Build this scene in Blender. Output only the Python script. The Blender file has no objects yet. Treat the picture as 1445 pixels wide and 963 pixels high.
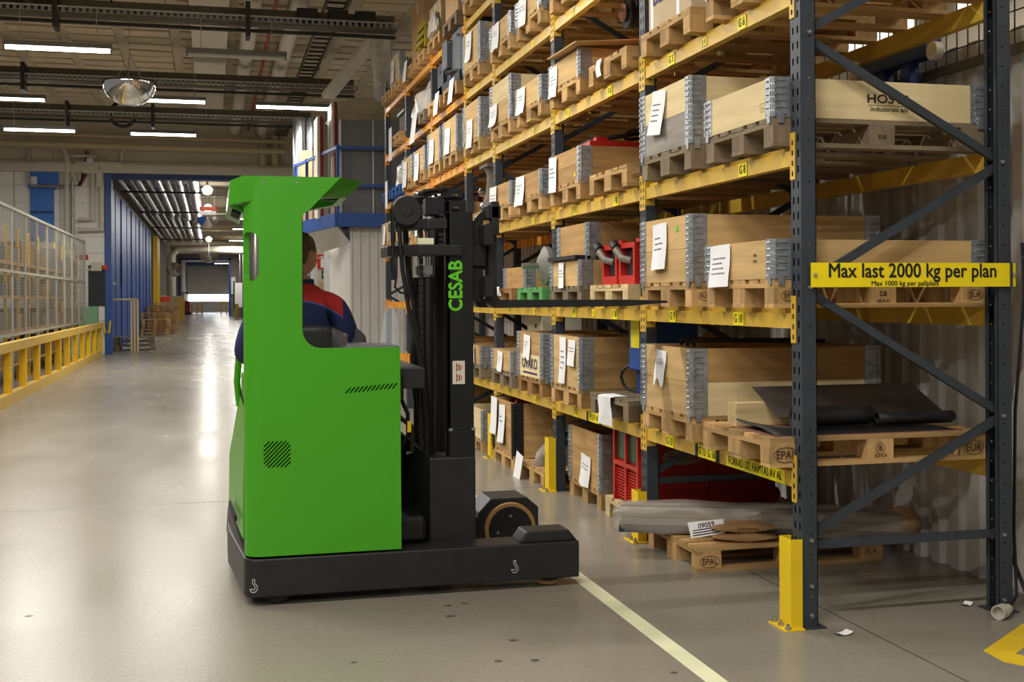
import bpy, bmesh, math, random
from mathutils import Vector, Matrix
from mathutils.geometry import delaunay_2d_cdt
random.seed(7)
PI = math.pi
scene = bpy.context.scene
COL = scene.collection

# ------------------------------------------------------------------ camera
YAW = math.atan(425 / 1668.0)
cam_d = bpy.data.cameras.new('camera')
cam_d.sensor_width = 36.0
cam_d.lens = 1668.0 / 1445.0 * 36.0
cam_d.shift_y = -(481.5 - 419.8) / 1445.0
cam_d.clip_start = 0.05
cam_d.clip_end = 400
cam = bpy.data.objects.new('camera', cam_d)
COL.objects.link(cam)
ROLL = math.radians(-0.3)
cam.matrix_world = (Matrix.Translation((0, 0, 1.6)) @ Matrix.Rotation(-YAW, 4, 'Z')
                    @ Matrix.Rotation(PI / 2, 4, 'X') @ Matrix.Rotation(ROLL, 4, 'Z'))
scene.camera = cam

# ------------------------------------------------------------------ world, exposure
world = bpy.data.worlds.new('hall_ambient')
scene.world = world
world.use_nodes = True
bg = world.node_tree.nodes['Background']
bg.inputs[0].default_value = (1.0, 0.95, 0.88, 1)
bg.inputs[1].default_value = 0.17
vs = scene.view_settings
vs.view_transform = 'Standard'
vs.look = 'None'
vs.gamma = 1.0
vs.use_curve_mapping = False
vs.exposure = 0.0
LAMP_W = 136.0
LAMP_COL = (1.0, 0.965, 0.9)

# ------------------------------------------------------------------ colours and materials
def lin(c):
    r = []
    for v in c:
        v = v / 255.0
        r.append(v / 12.92 if v <= 0.04045 else ((v + 0.055) / 1.055) ** 2.4)
    return (r[0], r[1], r[2], 1.0)

MATS = {}
def mat(name, rgb, rough=0.6, metal=0.0, var=0.06, scale=6.0, stretch=(1, 1, 1), rnd=0.0, bump=0.0,
        bscale=60.0, spec=0.5, coat=0.0, emit=0.0, alpha=1.0, trans=0.0, rvar=0.0, dark=None, dscale=3.0, dthr=0.62):
    m = bpy.data.materials.new(name)
    m.use_nodes = True
    nt = m.node_tree
    N, L = nt.nodes, nt.links
    p = N['Principled BSDF']
    base = lin(rgb)
    p.inputs['Roughness'].default_value = rough
    p.inputs['Metallic'].default_value = metal
    p.inputs['Specular IOR Level'].default_value = spec
    p.inputs['Coat Weight'].default_value = coat
    if trans:
        p.inputs['Transmission Weight'].default_value = trans
        p.inputs['IOR'].default_value = 1.1
    if alpha < 1:
        p.inputs['Alpha'].default_value = alpha
    if emit:
        p.inputs['Emission Color'].default_value = base
        p.inputs['Emission Strength'].default_value = emit
    tc = N.new('ShaderNodeTexCoord')
    mp = N.new('ShaderNodeMapping')
    mp.inputs['Scale'].default_value = stretch
    L.new(tc.outputs['Object'], mp.inputs['Vector'])
    vec = mp.outputs['Vector']
    if rnd > 0:
        oi = N.new('ShaderNodeObjectInfo')
        ml = N.new('ShaderNodeMath'); ml.operation = 'MULTIPLY'; ml.inputs[1].default_value = 37.0
        L.new(oi.outputs['Random'], ml.inputs[0])
        ad = N.new('ShaderNodeVectorMath'); ad.operation = 'ADD'
        L.new(vec, ad.inputs[0]); L.new(ml.outputs[0], ad.inputs[1])
        vec = ad.outputs[0]
    nz = N.new('ShaderNodeTexNoise')
    nz.inputs['Scale'].default_value = scale
    nz.inputs['Detail'].default_value = 5
    L.new(vec, nz.inputs['Vector'])
    mr = N.new('ShaderNodeMapRange')
    mr.inputs[1].default_value = 0.25; mr.inputs[2].default_value = 0.75
    mr.inputs[3].default_value = 1 - var * 2; mr.inputs[4].default_value = 1 + var * 2
    L.new(nz.outputs['Fac'], mr.inputs[0])
    fac = mr.outputs[0]
    if rnd > 0:
        m2 = N.new('ShaderNodeMapRange')
        m2.inputs[3].default_value = 1 - rnd; m2.inputs[4].default_value = 1 + rnd
        L.new(oi.outputs['Random'], m2.inputs[0])
        mm = N.new('ShaderNodeMath'); mm.operation = 'MULTIPLY'
        L.new(fac, mm.inputs[0]); L.new(m2.outputs[0], mm.inputs[1])
        fac = mm.outputs[0]
    vm = N.new('ShaderNodeVectorMath'); vm.operation = 'SCALE'
    vm.inputs[0].default_value = base[:3]
    L.new(fac, vm.inputs['Scale'])
    out = vm.outputs[0]
    if dark:
        n2 = N.new('ShaderNodeTexNoise'); n2.inputs['Scale'].default_value = dscale; n2.inputs['Detail'].default_value = 6
        L.new(vec, n2.inputs['Vector'])
        r2 = N.new('ShaderNodeMapRange'); r2.inputs[1].default_value = dthr; r2.inputs[2].default_value = dthr + 0.12
        L.new(n2.outputs['Fac'], r2.inputs[0])
        mx = N.new('ShaderNodeMix'); mx.data_type = 'RGBA'
        L.new(r2.outputs[0], mx.inputs[0]); L.new(out, mx.inputs[6]); mx.inputs[7].default_value = lin(dark)
        out = mx.outputs[2]
    L.new(out, p.inputs['Base Color'])
    if rvar:
        r3 = N.new('ShaderNodeMapRange'); r3.inputs[1].default_value = 0.3; r3.inputs[2].default_value = 0.7
        r3.inputs[3].default_value = rough - rvar; r3.inputs[4].default_value = rough + rvar
        L.new(nz.outputs['Fac'], r3.inputs[0]); L.new(r3.outputs[0], p.inputs['Roughness'])
    if bump:
        nb = N.new('ShaderNodeTexNoise'); nb.inputs['Scale'].default_value = bscale; nb.inputs['Detail'].default_value = 4
        L.new(vec, nb.inputs['Vector'])
        bp = N.new('ShaderNodeBump'); bp.inputs['Strength'].default_value = bump; bp.inputs['Distance'].default_value = 0.01
        L.new(nb.outputs['Fac'], bp.inputs['Height']); L.new(bp.outputs[0], p.inputs['Normal'])
    MATS[name] = m
    return m

def wood(name, rgb, axis, var=0.13, rnd=0.14, rough=0.75, knot=(95, 62, 34), dthr=0.68):
    st = {'x': (0.9, 9, 9), 'y': (9, 0.9, 9), 'z': (9, 9, 0.9)}[axis]
    return mat(name, rgb, rough, var=var, scale=2.2, stretch=st, rnd=rnd, dark=knot, dscale=1.1, dthr=dthr, spec=0.25, bump=0.15, bscale=8)

for ax in 'xyz':
    wood('pallet_' + ax, (184, 148, 98), ax, rnd=0.22, var=0.16)
    wood('brownpallet_' + ax, (150, 112, 68), ax)
    wood('greypallet_' + ax, (128, 112, 90), ax, knot=(70, 60, 48))
    wood('palepallet_' + ax, (208, 184, 136), ax)
    wood('greenpallet_' + ax, (88, 148, 84), ax, knot=(60, 90, 52))
    wood('bluepallet_' + ax, (44, 84, 150), ax, knot=(30, 50, 90))
    wood('light_' + ax, (226, 204, 156), ax, var=0.07, rnd=0.06, dthr=0.74)
    wood('tan_' + ax, (204, 170, 116), ax, var=0.1, rnd=0.1, dthr=0.72)
    wood('brown_' + ax, (184, 146, 94), ax, var=0.12, rnd=0.1, dthr=0.7)
    wood('weathered_' + ax, (148, 142, 134), ax, var=0.12, rnd=0.05, knot=(92, 86, 80))
mat('plywood', (196, 158, 104), 0.7, var=0.06, scale=2, stretch=(1, 6, 6))
mat('carton', (186, 150, 106), 0.8, var=0.04, rnd=0.06)
mat('carton_pale', (196, 174, 140), 0.8, var=0.04, rnd=0.05)
mat('galvanised', (176, 180, 184), 0.4, 0.7, var=0.14, scale=25, rnd=0.08, bump=0.1)
mat('blackhinge', (40, 40, 42), 0.5, 0.4)
mat('paper', (240, 240, 242), 0.85, var=0.015, scale=3)
mat('ink', (104, 106, 114), 0.8, var=0.2, scale=60)
mat('black_ink', (22, 22, 24), 0.7, var=0.02)
mat('stamp', (62, 42, 26), 0.85, var=0.1)
mat('navy_ink', (28, 44, 100), 0.7, var=0.03)
mat('beam_yellow', (216, 176, 66), 0.42, var=0.05, scale=5, rnd=0.03, dark=(150, 112, 44), dscale=5, dthr=0.72, spec=0.4)
mat('beam_orange', (228, 150, 34), 0.45, var=0.05, rnd=0.04, dark=(140, 92, 30), dscale=5, dthr=0.72)
mat('guard_yellow', (236, 200, 22), 0.5, var=0.04, scale=5, dark=(120, 100, 36), dscale=14, dthr=0.7)
mat('sign_yellow', (252, 226, 0), 0.4, var=0.02)
mat('tag_yellow', (250, 232, 20), 0.5, var=0.02)
mat('upright', (56, 62, 70), 0.5, 0.15, var=0.08, scale=8, dark=(92, 74, 58), dscale=14, dthr=0.77)
mat('hole', (14, 14, 15), 0.9)
mat('steel', (176, 176, 172), 0.35, 0.85, var=0.08)
mat('chrome', (225, 225, 225), 0.08, 1.0, var=0.01)
mat('mirror_dome', (238, 238, 236), 0.03, 1.0, var=0.0)
mat('alu_duct', (205, 208, 212), 0.22, 0.95, var=0.1, scale=8, stretch=(1, 1, 12))
mat('green_paint', (68, 156, 26), 0.36, var=0.012, scale=3, coat=0.12, spec=0.4)
mat('logo_green', (96, 200, 24), 0.5, var=0.01)
mat('truck_black', (38, 38, 39), 0.42, 0.1, var=0.08, scale=10, bump=0.05, bscale=160, spec=0.45)
mat('mast_black', (26, 26, 27), 0.45, 0.2, var=0.1, scale=10)
mat('hose', (16, 16, 17), 0.5, var=0.05)
mat('vinyl', (40, 40, 42), 0.45, var=0.1, bump=0.25, bscale=30)
mat('seat_worn', (92, 84, 84), 0.35, var=0.25, scale=14, bump=0.6, bscale=18)
mat('grey_plastic', (74, 76, 80), 0.4, var=0.04)
mat('tyre_tan', (168, 128, 74), 0.55, var=0.08)
mat('white_line', (226, 226, 190), 0.6, var=0.05, scale=5, dark=(176, 172, 140), dscale=6, dthr=0.7)
mat('yellow_line', (226, 190, 30), 0.6, var=0.06, dark=(110, 98, 66), dscale=9, dthr=0.64)
mat('pale_yellow_line', (206, 190, 112), 0.55, var=0.06)
mat('barrier', (222, 184, 78), 0.45, var=0.04)
mat('barrier_post', (232, 184, 10), 0.45, var=0.04)
mat('fence_cream', (176, 172, 154), 0.5, var=0.04)
mat('fence_wire', (150, 148, 138), 0.5, 0.3, var=0.04)
mat('blue_paint', (34, 76, 148), 0.45, var=0.05, scale=3)
mat('blue_bright', (52, 116, 206), 0.5, var=0.04)
mat('blue_deep', (26, 52, 110), 0.5, var=0.06)
mat('white_block', (240, 237, 230), 0.8, var=0.03, scale=2, bump=0.1)
mat('wall_cream', (204, 194, 174), 0.85, var=0.04, scale=1.2)
mat('corridor_grey', (128, 122, 112), 0.85, var=0.05)
mat('corrugated', (206, 202, 196), 0.5, 0.05, var=0.04, scale=1.5, spec=0.4)
mat('grey_cabinet', (104, 106, 108), 0.5, 0.1, var=0.03)
mat('ceiling_board', (206, 192, 164), 0.85, var=0.05, scale=3, rnd=0.07)
mat('ceiling_dark', (66, 60, 50), 0.9, var=0.1)
mat('ceiling_rib', (190, 178, 154), 0.8, var=0.04, scale=2)
mat('duct_white', (214, 206, 190), 0.6, var=0.03)
mat('tray', (96, 88, 70), 0.6, 0.3, var=0.1, rnd=0.05)
mat('tray_dark', (48, 44, 38), 0.6, 0.3, var=0.1)
mat('pipe_cream', (196, 180, 144), 0.55, var=0.04)
mat('pipe_red', (150, 50, 34), 0.6)
mat('lamp_housing', (132, 134, 132), 0.5, 0.3, var=0.04)
mat('tube_lit', (255, 252, 244), 0.5, emit=14.0, var=0.0)
mat('tube_off', (190, 188, 180), 0.4, var=0.0)
mat('bulb_lit', (255, 246, 226), 0.5, emit=5.0, var=0.0)
mat('daylight', (238, 244, 255), 0.5, emit=7.0, var=0.0)
mat('window_light', (255, 252, 244), 0.5, emit=1.1, var=0.0)
mat('roller_door', (172, 172, 170), 0.5, var=0.02)
mat('red_paint', (190, 36, 26), 0.4, var=0.04)
mat('red_dark', (138, 18, 22), 0.45, var=0.05)
mat('orange_red', (222, 70, 24), 0.5)
mat('sign_red', (200, 28, 26), 0.5, var=0.01)
mat('sign_white', (240, 240, 236), 0.5, var=0.01)
mat('sign_green', (10, 98, 58), 0.5, var=0.01)
mat('board_black', (40, 42, 46), 0.6, var=0.03)
mat('green_cabinet', (132, 182, 138), 0.5, var=0.03)
mat('machine_grey', (96, 102, 108), 0.5, 0.1, var=0.06)
mat('motor_grey', (128, 126, 116), 0.5, 0.2, var=0.08)
mat('cream_cabinet', (206, 200, 176), 0.5, var=0.03)
mat('olive_paint', (158, 142, 28), 0.5, var=0.06)
mat('rubber', (30, 30, 32), 0.55, var=0.15, bump=0.15, bscale=12, spec=0.4)
mat('plate_steel', (92, 86, 80), 0.4, 0.5, var=0.15, dark=(108, 74, 58), dscale=2.5, dthr=0.55)
mat('rust_sheet', (140, 96, 80), 0.55, 0.2, var=0.1)
mat('profile_steel', (150, 142, 130), 0.45, 0.3, var=0.1)
mat('sack', (168, 132, 88), 0.75, var=0.1, bump=0.4, bscale=14)
mat('tarp', (126, 116, 104), 0.45, var=0.18, scale=7, bump=0.5, bscale=9)
mat('tarp_dark', (80, 76, 72), 0.45, var=0.18, scale=7, bump=0.5, bscale=9)
mat('film', (214, 206, 194), 0.16, var=0.1, scale=8, bump=1.0, bscale=9, alpha=0.3)
mat('film_milky', (206, 200, 190), 0.25, var=0.12, scale=8, bump=0.8, bscale=10, alpha=0.8)
mat('clear', (236, 240, 244), 0.05, var=0.0, alpha=0.25)
mat('clear_green', (24, 70, 44), 0.3, var=0.3, scale=20)
mat('skin', (198, 142, 116), 0.5, var=0.05, scale=12)
mat('hair', (98, 80, 62), 0.6, var=0.25, scale=12, stretch=(1, 1, 3), bump=0.5, bscale=40)
mat('jacket_navy', (28, 40, 84), 0.8, var=0.1, scale=6, bump=0.4, bscale=9)
mat('jacket_red', (176, 34, 34), 0.8, var=0.08, scale=6, bump=0.3, bscale=9)
mat('jacket_blue_piping', (60, 104, 190), 0.7)
mat('eye_white', (230, 226, 220), 0.3, var=0.0)
mat('stone_grey', (110, 100, 90), 0.8, var=0.2, scale=9, bump=0.5, bscale=10)
mat('socket_grey', (190, 182, 170), 0.5, var=0.05)

def floor_material():
    m = bpy.data.materials.new('polished_concrete'); m.use_nodes = True
    nt = m.node_tree; N, L = nt.nodes, nt.links; p = N['Principled BSDF']
    tc = N.new('ShaderNodeTexCoord')
    def noise(scale, detail=6, stretch=(1, 1, 1), rough=0.55):
        mp = N.new('ShaderNodeMapping'); mp.inputs['Scale'].default_value = stretch
        L.new(tc.outputs['Object'], mp.inputs['Vector'])
        n = N.new('ShaderNodeTexNoise'); n.inputs['Scale'].default_value = scale
        n.inputs['Detail'].default_value = detail; n.inputs['Roughness'].default_value = rough
        L.new(mp.outputs[0], n.inputs['Vector']); return n.outputs['Fac']
    def ramp(fac, a, b, lo, hi):
        r = N.new('ShaderNodeMapRange'); r.inputs[1].default_value = a; r.inputs[2].default_value = b
        r.inputs[3].default_value = lo; r.inputs[4].default_value = hi; L.new(fac, r.inputs[0]); return r.outputs[0]
    def mix(f, a, b):
        x = N.new('ShaderNodeMix'); x.data_type = 'RGBA'; L.new(f, x.inputs[0])
        if isinstance(a, tuple): x.inputs[6].default_value = a
        else: L.new(a, x.inputs[6])
        if isinstance(b, tuple): x.inputs[7].default_value = b
        else: L.new(b, x.inputs[7])
        return x.outputs[2]
    c = mix(ramp(noise(0.5), 0.35, 0.65, 0, 1), lin((137, 131, 119)), lin((130, 124, 112)))
    c = mix(ramp(noise(2.2, 8, (1, 0.35, 1)), 0.45, 0.8, 0, 0.4), c, lin((116, 109, 97)))
    c = mix(ramp(noise(40, 3), 0.3, 0.7, 0, 0.35), c, lin((160, 152, 138)))
    c = mix(ramp(noise(9, 3, (1, 0.7, 1)), 0.755, 0.78, 0, 0.85), c, lin((84, 76, 66)))       # grease spots
    c = mix(ramp(noise(5, 9, (1, 1, 1), 0.7), 0.7, 0.95, 0, 0.2), c, lin((165, 159, 148)))  # pale scuffs
    L.new(c, p.inputs['Base Color'])
    L.new(ramp(noise(1.3, 6, (1, 0.5, 1)), 0.3, 0.7, 0.2, 0.28), p.inputs['Roughness'])
    p.inputs['Specular IOR Level'].default_value = 0.13
    b = N.new('ShaderNodeBump'); b.inputs['Strength'].default_value = 0.03; b.inputs['Distance'].default_value = 0.01
    L.new(noise(3, 3), b.inputs['Height']); L.new(b.outputs[0], p.inputs['Normal'])
    MATS['floor'] = m
floor_material()

# ------------------------------------------------------------------ mesh helpers
class MB:
    def __init__(s):
        s.v = []; s.f = []; s.m = []
    def add(s, vs, fs, m=0):
        o = len(s.v); s.v += [tuple(v) for v in vs]
        for f in fs:
            s.f.append(tuple(i + o for i in f)); s.m.append(m)
        return s
    def box(s, x0, x1, y0, y1, z0, z1, m=0):
        v = [(x0, y0, z0), (x1, y0, z0), (x1, y1, z0), (x0, y1, z0), (x0, y0, z1), (x1, y0, z1), (x1, y1, z1), (x0, y1, z1)]
        return s.add(v, [(0, 3, 2, 1), (4, 5, 6, 7), (0, 1, 5, 4), (1, 2, 6, 5), (2, 3, 7, 6), (3, 0, 4, 7)], m)
    def bar(s, p, q, w, h, m=0, up=(0, 0, 1)):
        p, q = Vector(p), Vector(q); d = (q - p).normalized()
        u = Vector(up)
        if abs(d.dot(u)) > 0.98: u = Vector((1, 0, 0))
        a = d.cross(u).normalized() * (w / 2); b = a.cross(d).normalized() * (h / 2)
        v = [p - a - b, p + a - b, p + a + b, p - a + b, q - a - b, q + a - b, q + a + b, q - a + b]
        return s.add(v, [(0, 1, 2, 3), (7, 6, 5, 4), (1, 0, 4, 5), (2, 1, 5, 6), (3, 2, 6, 7), (0, 3, 7, 4)], m)
    def tube(s, pts, r, n=8, m=0, caps=True):
        pts = [Vector(p) for p in pts]; rs = r if isinstance(r, (list, tuple)) else [r] * len(pts)
        rings = []; prev = None
        for i, p in enumerate(pts):
            a = pts[max(0, i - 1)]; b = pts[min(len(pts) - 1, i + 1)]; d = (b - a).normalized()
            if prev is None:
                u = Vector((0, 0, 1)) if abs(d.z) < 0.9 else Vector((1, 0, 0))
                x = d.cross(u).normalized()
            else:
                x = (prev - d * prev.dot(d)).normalized()
            prev = x; y = d.cross(x)
            rings.append([p + (x * math.cos(2 * PI * k / n) + y * math.sin(2 * PI * k / n)) * rs[i] for k in range(n)])
        vs = [v for g in rings for v in g]; fs = []
        for i in range(len(rings) - 1):
            for k in range(n):
                fs.append((i * n + k, i * n + (k + 1) % n, (i + 1) * n + (k + 1) % n, (i + 1) * n + k))
        if caps:
            fs.append(tuple(range(n - 1, -1, -1))); fs.append(tuple((len(rings) - 1) * n + k for k in range(n)))
        return s.add(vs, fs, m)
    def cyl(s, p, q, r, n=16, m=0):
        return s.tube([p, q], r, n, m)
    def lathe(s, prof, n=24, m=0, origin=(0, 0, 0), axis='z', a0=0, a1=2 * PI):
        full = abs(a1 - a0 - 2 * PI) < 1e-6; k = n if full else n + 1; vs = []
        for r, z in prof:
            for i in range(k):
                a = a0 + (a1 - a0) * i / n; x, y = r * math.cos(a), r * math.sin(a)
                v = {'z': (x, y, z), 'y': (x, z, y), 'x': (z, x, y)}[axis]
                vs.append((v[0] + origin[0], v[1] + origin[1], v[2] + origin[2]))
        fs = []
        for j in range(len(prof) - 1):
            for i in range(n):
                i2 = (i + 1) % k if full else i + 1
                fs.append((j * k + i, j * k + i2, (j + 1) * k + i2, (j + 1) * k + i))
        return s.add(vs, fs, m)
    def prism(s, poly, a, b, plane='xz', m=0):
        def P(u, v, w):
            return {'xz': (u, w, v), 'xy': (u, v, w), 'yz': (w, u, v)}[plane]
        n = len(poly); vs = [P(u, v, a) for u, v in poly] + [P(u, v, b) for u, v in poly]
        fs = [tuple(range(n)), tuple(range(2 * n - 1, n - 1, -1))]
        for i in range(n):
            j = (i + 1) % n; fs.append((j, i, n + i, n + j))
        return s.add(vs, fs, m)
    def grid(s, fn, nu, nv, m=0):
        vs = [fn(i / nu, j / nv) for j in range(nv + 1) for i in range(nu + 1)]
        fs = [(j * (nu + 1) + i, j * (nu + 1) + i + 1, (j + 1) * (nu + 1) + i + 1, (j + 1) * (nu + 1) + i) for j in range(nv) for i in range(nu)]
        return s.add(vs, fs, m)
    def mesh(s, name, mats, smooth=False):
        me = bpy.data.meshes.new(name); me.from_pydata(s.v, [], s.f)
        for m in mats: me.materials.append(MATS[m])
        me.polygons.foreach_set('material_index', s.m)
        bm = bmesh.new(); bm.from_mesh(me); bmesh.ops.recalc_face_normals(bm, faces=bm.faces); bm.to_mesh(me); bm.free()
        if smooth:
            me.shade_smooth(); me.set_sharp_from_angle(angle=math.radians(40))
        me.update(); return me
    def build(s, name, mats, parent=None, loc=(0, 0, 0), rot=(0, 0, 0), smooth=False, bevel=0, seg=2):
        if isinstance(mats, str): mats = [mats]
        return put(name, s.mesh(name, mats, smooth), parent, loc, rot, bevel, seg)

def put(name, me, parent=None, loc=(0, 0, 0), rot=(0, 0, 0), bevel=0, seg=2):
    o = bpy.data.objects.new(name, me); COL.objects.link(o)
    o.location = loc; o.rotation_euler = rot
    if parent is not None: o.parent = parent
    if bevel:
        b = o.modifiers.new('bevel', 'BEVEL'); b.width = bevel; b.segments = seg; b.limit_method = 'ANGLE'; b.angle_limit = math.radians(35)
    return o

def thing(name, label, cat, loc=(0, 0, 0), rz=0, group=None, rot=None):
    o = bpy.data.objects.new(name, None); COL.objects.link(o)
    o.empty_display_size = 0.1; o.location = loc; o.rotation_euler = rot or (0, 0, rz)
    return tag(o, label, cat, group)
def tag(o, label, cat, group=None):
    o['label'] = label; o['category'] = cat
    if group: o['group'] = group
    return o
def struct(o, label=None):
    o['kind'] = 'structure'
    if label: o['label'] = label
    return o

_bc = {}
def boxo(name, c, d, m, parent=None, rot=(0, 0, 0), bevel=0):
    """a box object centred at c with size d; equal boxes share mesh data"""
    k = (tuple(round(x, 4) for x in d), m, bevel)
    if k not in _bc:
        b = MB(); b.box(-d[0] / 2, d[0] / 2, -d[1] / 2, d[1] / 2, -d[2] / 2, d[2] / 2)
        me = b.mesh(name, [m])
        if bevel:
            bm = bmesh.new(); bm.from_mesh(me)
            bmesh.ops.bevel(bm, geom=list(bm.edges), offset=bevel, segments=1, affect='EDGES', profile=0.5)
            bm.to_mesh(me); bm.free()
        _bc[k] = me
    return put(name, _bc[k], parent, c, rot)
def copy_tree(root, loc, rz=None):
    r = root.copy(); COL.objects.link(r); r.location = loc
    if rz is not None: r.rotation_euler = (0, 0, rz)
    for ch in list(root.children):
        c = ch.copy(); COL.objects.link(c); c.parent = r
        for g in list(ch.children):
            d = g.copy(); COL.objects.link(d); d.parent = c
    return r

def text_geo(body, size, extrude=0.0, bold=0.0, sx=1.0, align='CENTER', spacing=1.0):
    """vertices and faces of flat lettering in the xy plane"""
    cu = bpy.data.curves.new('lettering', 'FONT'); cu.body = body; cu.size = size
    cu.align_x = align; cu.align_y = 'CENTER'; cu.extrude = extrude; cu.resolution_u = 3
    cu.space_character = spacing
    o = bpy.data.objects.new('lettering', cu); COL.objects.link(o)
    dg = bpy.context.evaluated_depsgraph_get(); me = bpy.data.meshes.new_from_object(o.evaluated_get(dg))
    vs = [(v.co.x * sx, v.co.y, v.co.z) for v in me.vertices]; fs = [tuple(p.vertices) for p in me.polygons]
    bpy.data.objects.remove(o); bpy.data.curves.remove(cu); bpy.data.meshes.remove(me)
    if bold:                                   # heavier strokes: shifted copies of the same outline
        n = len(vs); V, F = [], []; d = bold * size
        for k, (ox, oy) in enumerate(((-d, 0), (d, 0), (0, d), (0, -d))):
            V += [(x + ox, y + oy, z + k * 0.0003) for x, y, z in vs]; F += [tuple(i + k * n for i in f) for f in fs]
        vs, fs = V, F
    return vs, fs
def frame_pts(vs, o, u, v):
    """place xy-plane points at origin o with axes u, v"""
    o, u, v = Vector(o), Vector(u), Vector(v); n = u.cross(v)
    return [o + u * p[0] + v * p[1] + n * p[2] for p in vs]
def ellipse_ring(a, b, w, n=28):
    vs = []; fs = []
    for i in range(n):
        t = 2 * PI * i / n
        vs += [(a * math.cos(t), b * math.sin(t), 0), ((a - w) * math.cos(t), (b - w) * math.sin(t), 0)]
    for i in range(n):
        j = (i + 1) % n; fs.append((2 * i, 2 * j, 2 * j + 1, 2 * i + 1))
    return vs, fs
def fillet(poly, radii, n=6):
    """round the corners of a 2-D polygon"""
    out = []
    k = len(poly)
    for i, p in enumerate(poly):
        r = radii[i] if isinstance(radii, (list, tuple)) else radii
        if r <= 0:
            out.append(tuple(p)); continue
        P, A, B = Vector(p), Vector(poly[i - 1]), Vector(poly[(i + 1) % k])
        a, b = (A - P), (B - P); la, lb = a.length, b.length; a.normalize(); b.normalize()
        ang = a.angle(b); t = min(r / math.tan(ang / 2), la * 0.49, lb * 0.49); rr = t * math.tan(ang / 2)
        c = P + (a + b).normalized() * (rr / math.sin(ang / 2)); s0 = P + a * t - c; s1 = P + b * t - c
        th = s0.angle(s1)
        for j in range(n + 1):
            f = j / n
            v = (s0 * math.sin((1 - f) * th) + s1 * math.sin(f * th)) / math.sin(th)
            out.append((c.x + v.x, c.y + v.y))
    return out
def plate_mesh(name, outer, holes, d0, d1, mats, mapf=None, cuts=()):
    """flat plate outline with holes in (s, z), thickness d0..d1, optionally bent by mapf(s, d, z)"""
    bm = bmesh.new(); P, E = [], []
    for loop in [outer] + list(holes):
        k = len(P); n = len(loop); P += [Vector(p) for p in loop]; E += [(k + i, k + (i + 1) % n) for i in range(n)]
    cv, ce, cf = delaunay_2d_cdt(P, E, [], 1, 1e-6)[:3]
    vv = [bm.verts.new((p.x, 0, p.y)) for p in cv]
    def inside(p, loop):
        r = False; n = len(loop)
        for i in range(n):
            (x0, y0), (x1, y1) = loop[i], loop[(i + 1) % n]
            if (y0 > p.y) != (y1 > p.y) and p.x < (x1 - x0) * (p.y - y0) / (y1 - y0) + x0: r = not r
        return r
    for f in cf:
        c = (cv[f[0]] + cv[f[1]] + cv[f[2]]) / 3
        if not any(inside(c, h) for h in holes): bm.faces.new([vv[i] for i in f])
    for c in cuts:
        bmesh.ops.bisect_plane(bm, geom=list(bm.verts) + list(bm.edges) + list(bm.faces), plane_co=(c, 0, 0), plane_no=(1, 0, 0))
    r = bmesh.ops.extrude_face_region(bm, geom=list(bm.faces))
    nv = {g for g in r['geom'] if isinstance(g, bmesh.types.BMVert)}
    for v in bm.verts:
        d = d1 if v in nv else d0; s_, z_ = v.co.x, v.co.z
        v.co = Vector(mapf(s_, d, z_)) if mapf else Vector((s_, d, z_))
    bmesh.ops.recalc_face_normals(bm, faces=bm.faces)
    me = bpy.data.meshes.new(name); bm.to_mesh(me); bm.free()
    for m in mats: me.materials.append(MATS[m])
    return me

# ================================================================== SETTING
b = MB(); b.box(-14, 14, -9, 165, -0.1, 0)
struct(b.build('floor', 'floor'), 'polished grey concrete floor')
def mark(x0, x1, y0, y1, m, label, name='floor_line', z=0.0015):
    q = MB(); q.box(x0, x1, y0, y1, 0.0, z)
    return struct(q.build(name, m), label)
mark(1.98, 2.07, -2, 34, 'white_line', 'pale yellow-white painted line along the rack')
# yellow corner marking by the rear upright
q = MB(); q.prism([(3.355, 4.624), (3.95, 5.05), (4.03, 4.95), (3.46, 4.545), (4.2, 3.3), (4.1, 3.22), (3.338, 4.46)], 0.0, 0.0015, 'xy')
struct(q.build('floor_line', 'yellow_line'), 'worn yellow corner marking on the floor')
for x0, x1 in ((-2.35, -1.6), (-0.95, -0.35), (0.55, 0.95), (1.5, 1.95), (-3.0, -2.7)):
    mark(x0, x1, 49.5, 50.1, 'pale_yellow_line', 'short pale yellow dash across the far corridor')
for y in (9.6, 17.2, 24.8, 32.4):
    mark(-6, 4.1, y, y + 0.012, 'tarp', 'thin joint across the concrete floor', 'floor_joint', 0.0008)
mark(3.02, 3.028, 3.2, 7.0, 'tarp_dark', 'thin rusty crack line in the floor', 'floor_joint', 0.0008)

rs_ = random.Random(11)
for x_, y_, r_ in ((1.185, 6.03, .018), (1.275, 6.05, .016), (1.16, 5.83, .022), (1.36, 5.34, .02), (1.215, 5.05, .018), (1.376, 5.02, .018), (-0.9, 6.4, .02), (-0.6, 4.6, .018), (0.6, 5.2, .012), (1.9, 4.7, .014)):
    q = MB(); q.prism([(x_ + r_ * (1 + 0.35 * rs_.random()) * math.cos(a * PI / 5), y_ + r_ * 0.8 * (1 + 0.35 * rs_.random()) * math.sin(a * PI / 5)) for a in range(10)], 0.0, 0.0006, 'xy')
    struct(q.build('floor_stain', 'tarp_dark'), 'small dark spot on the concrete floor')
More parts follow.
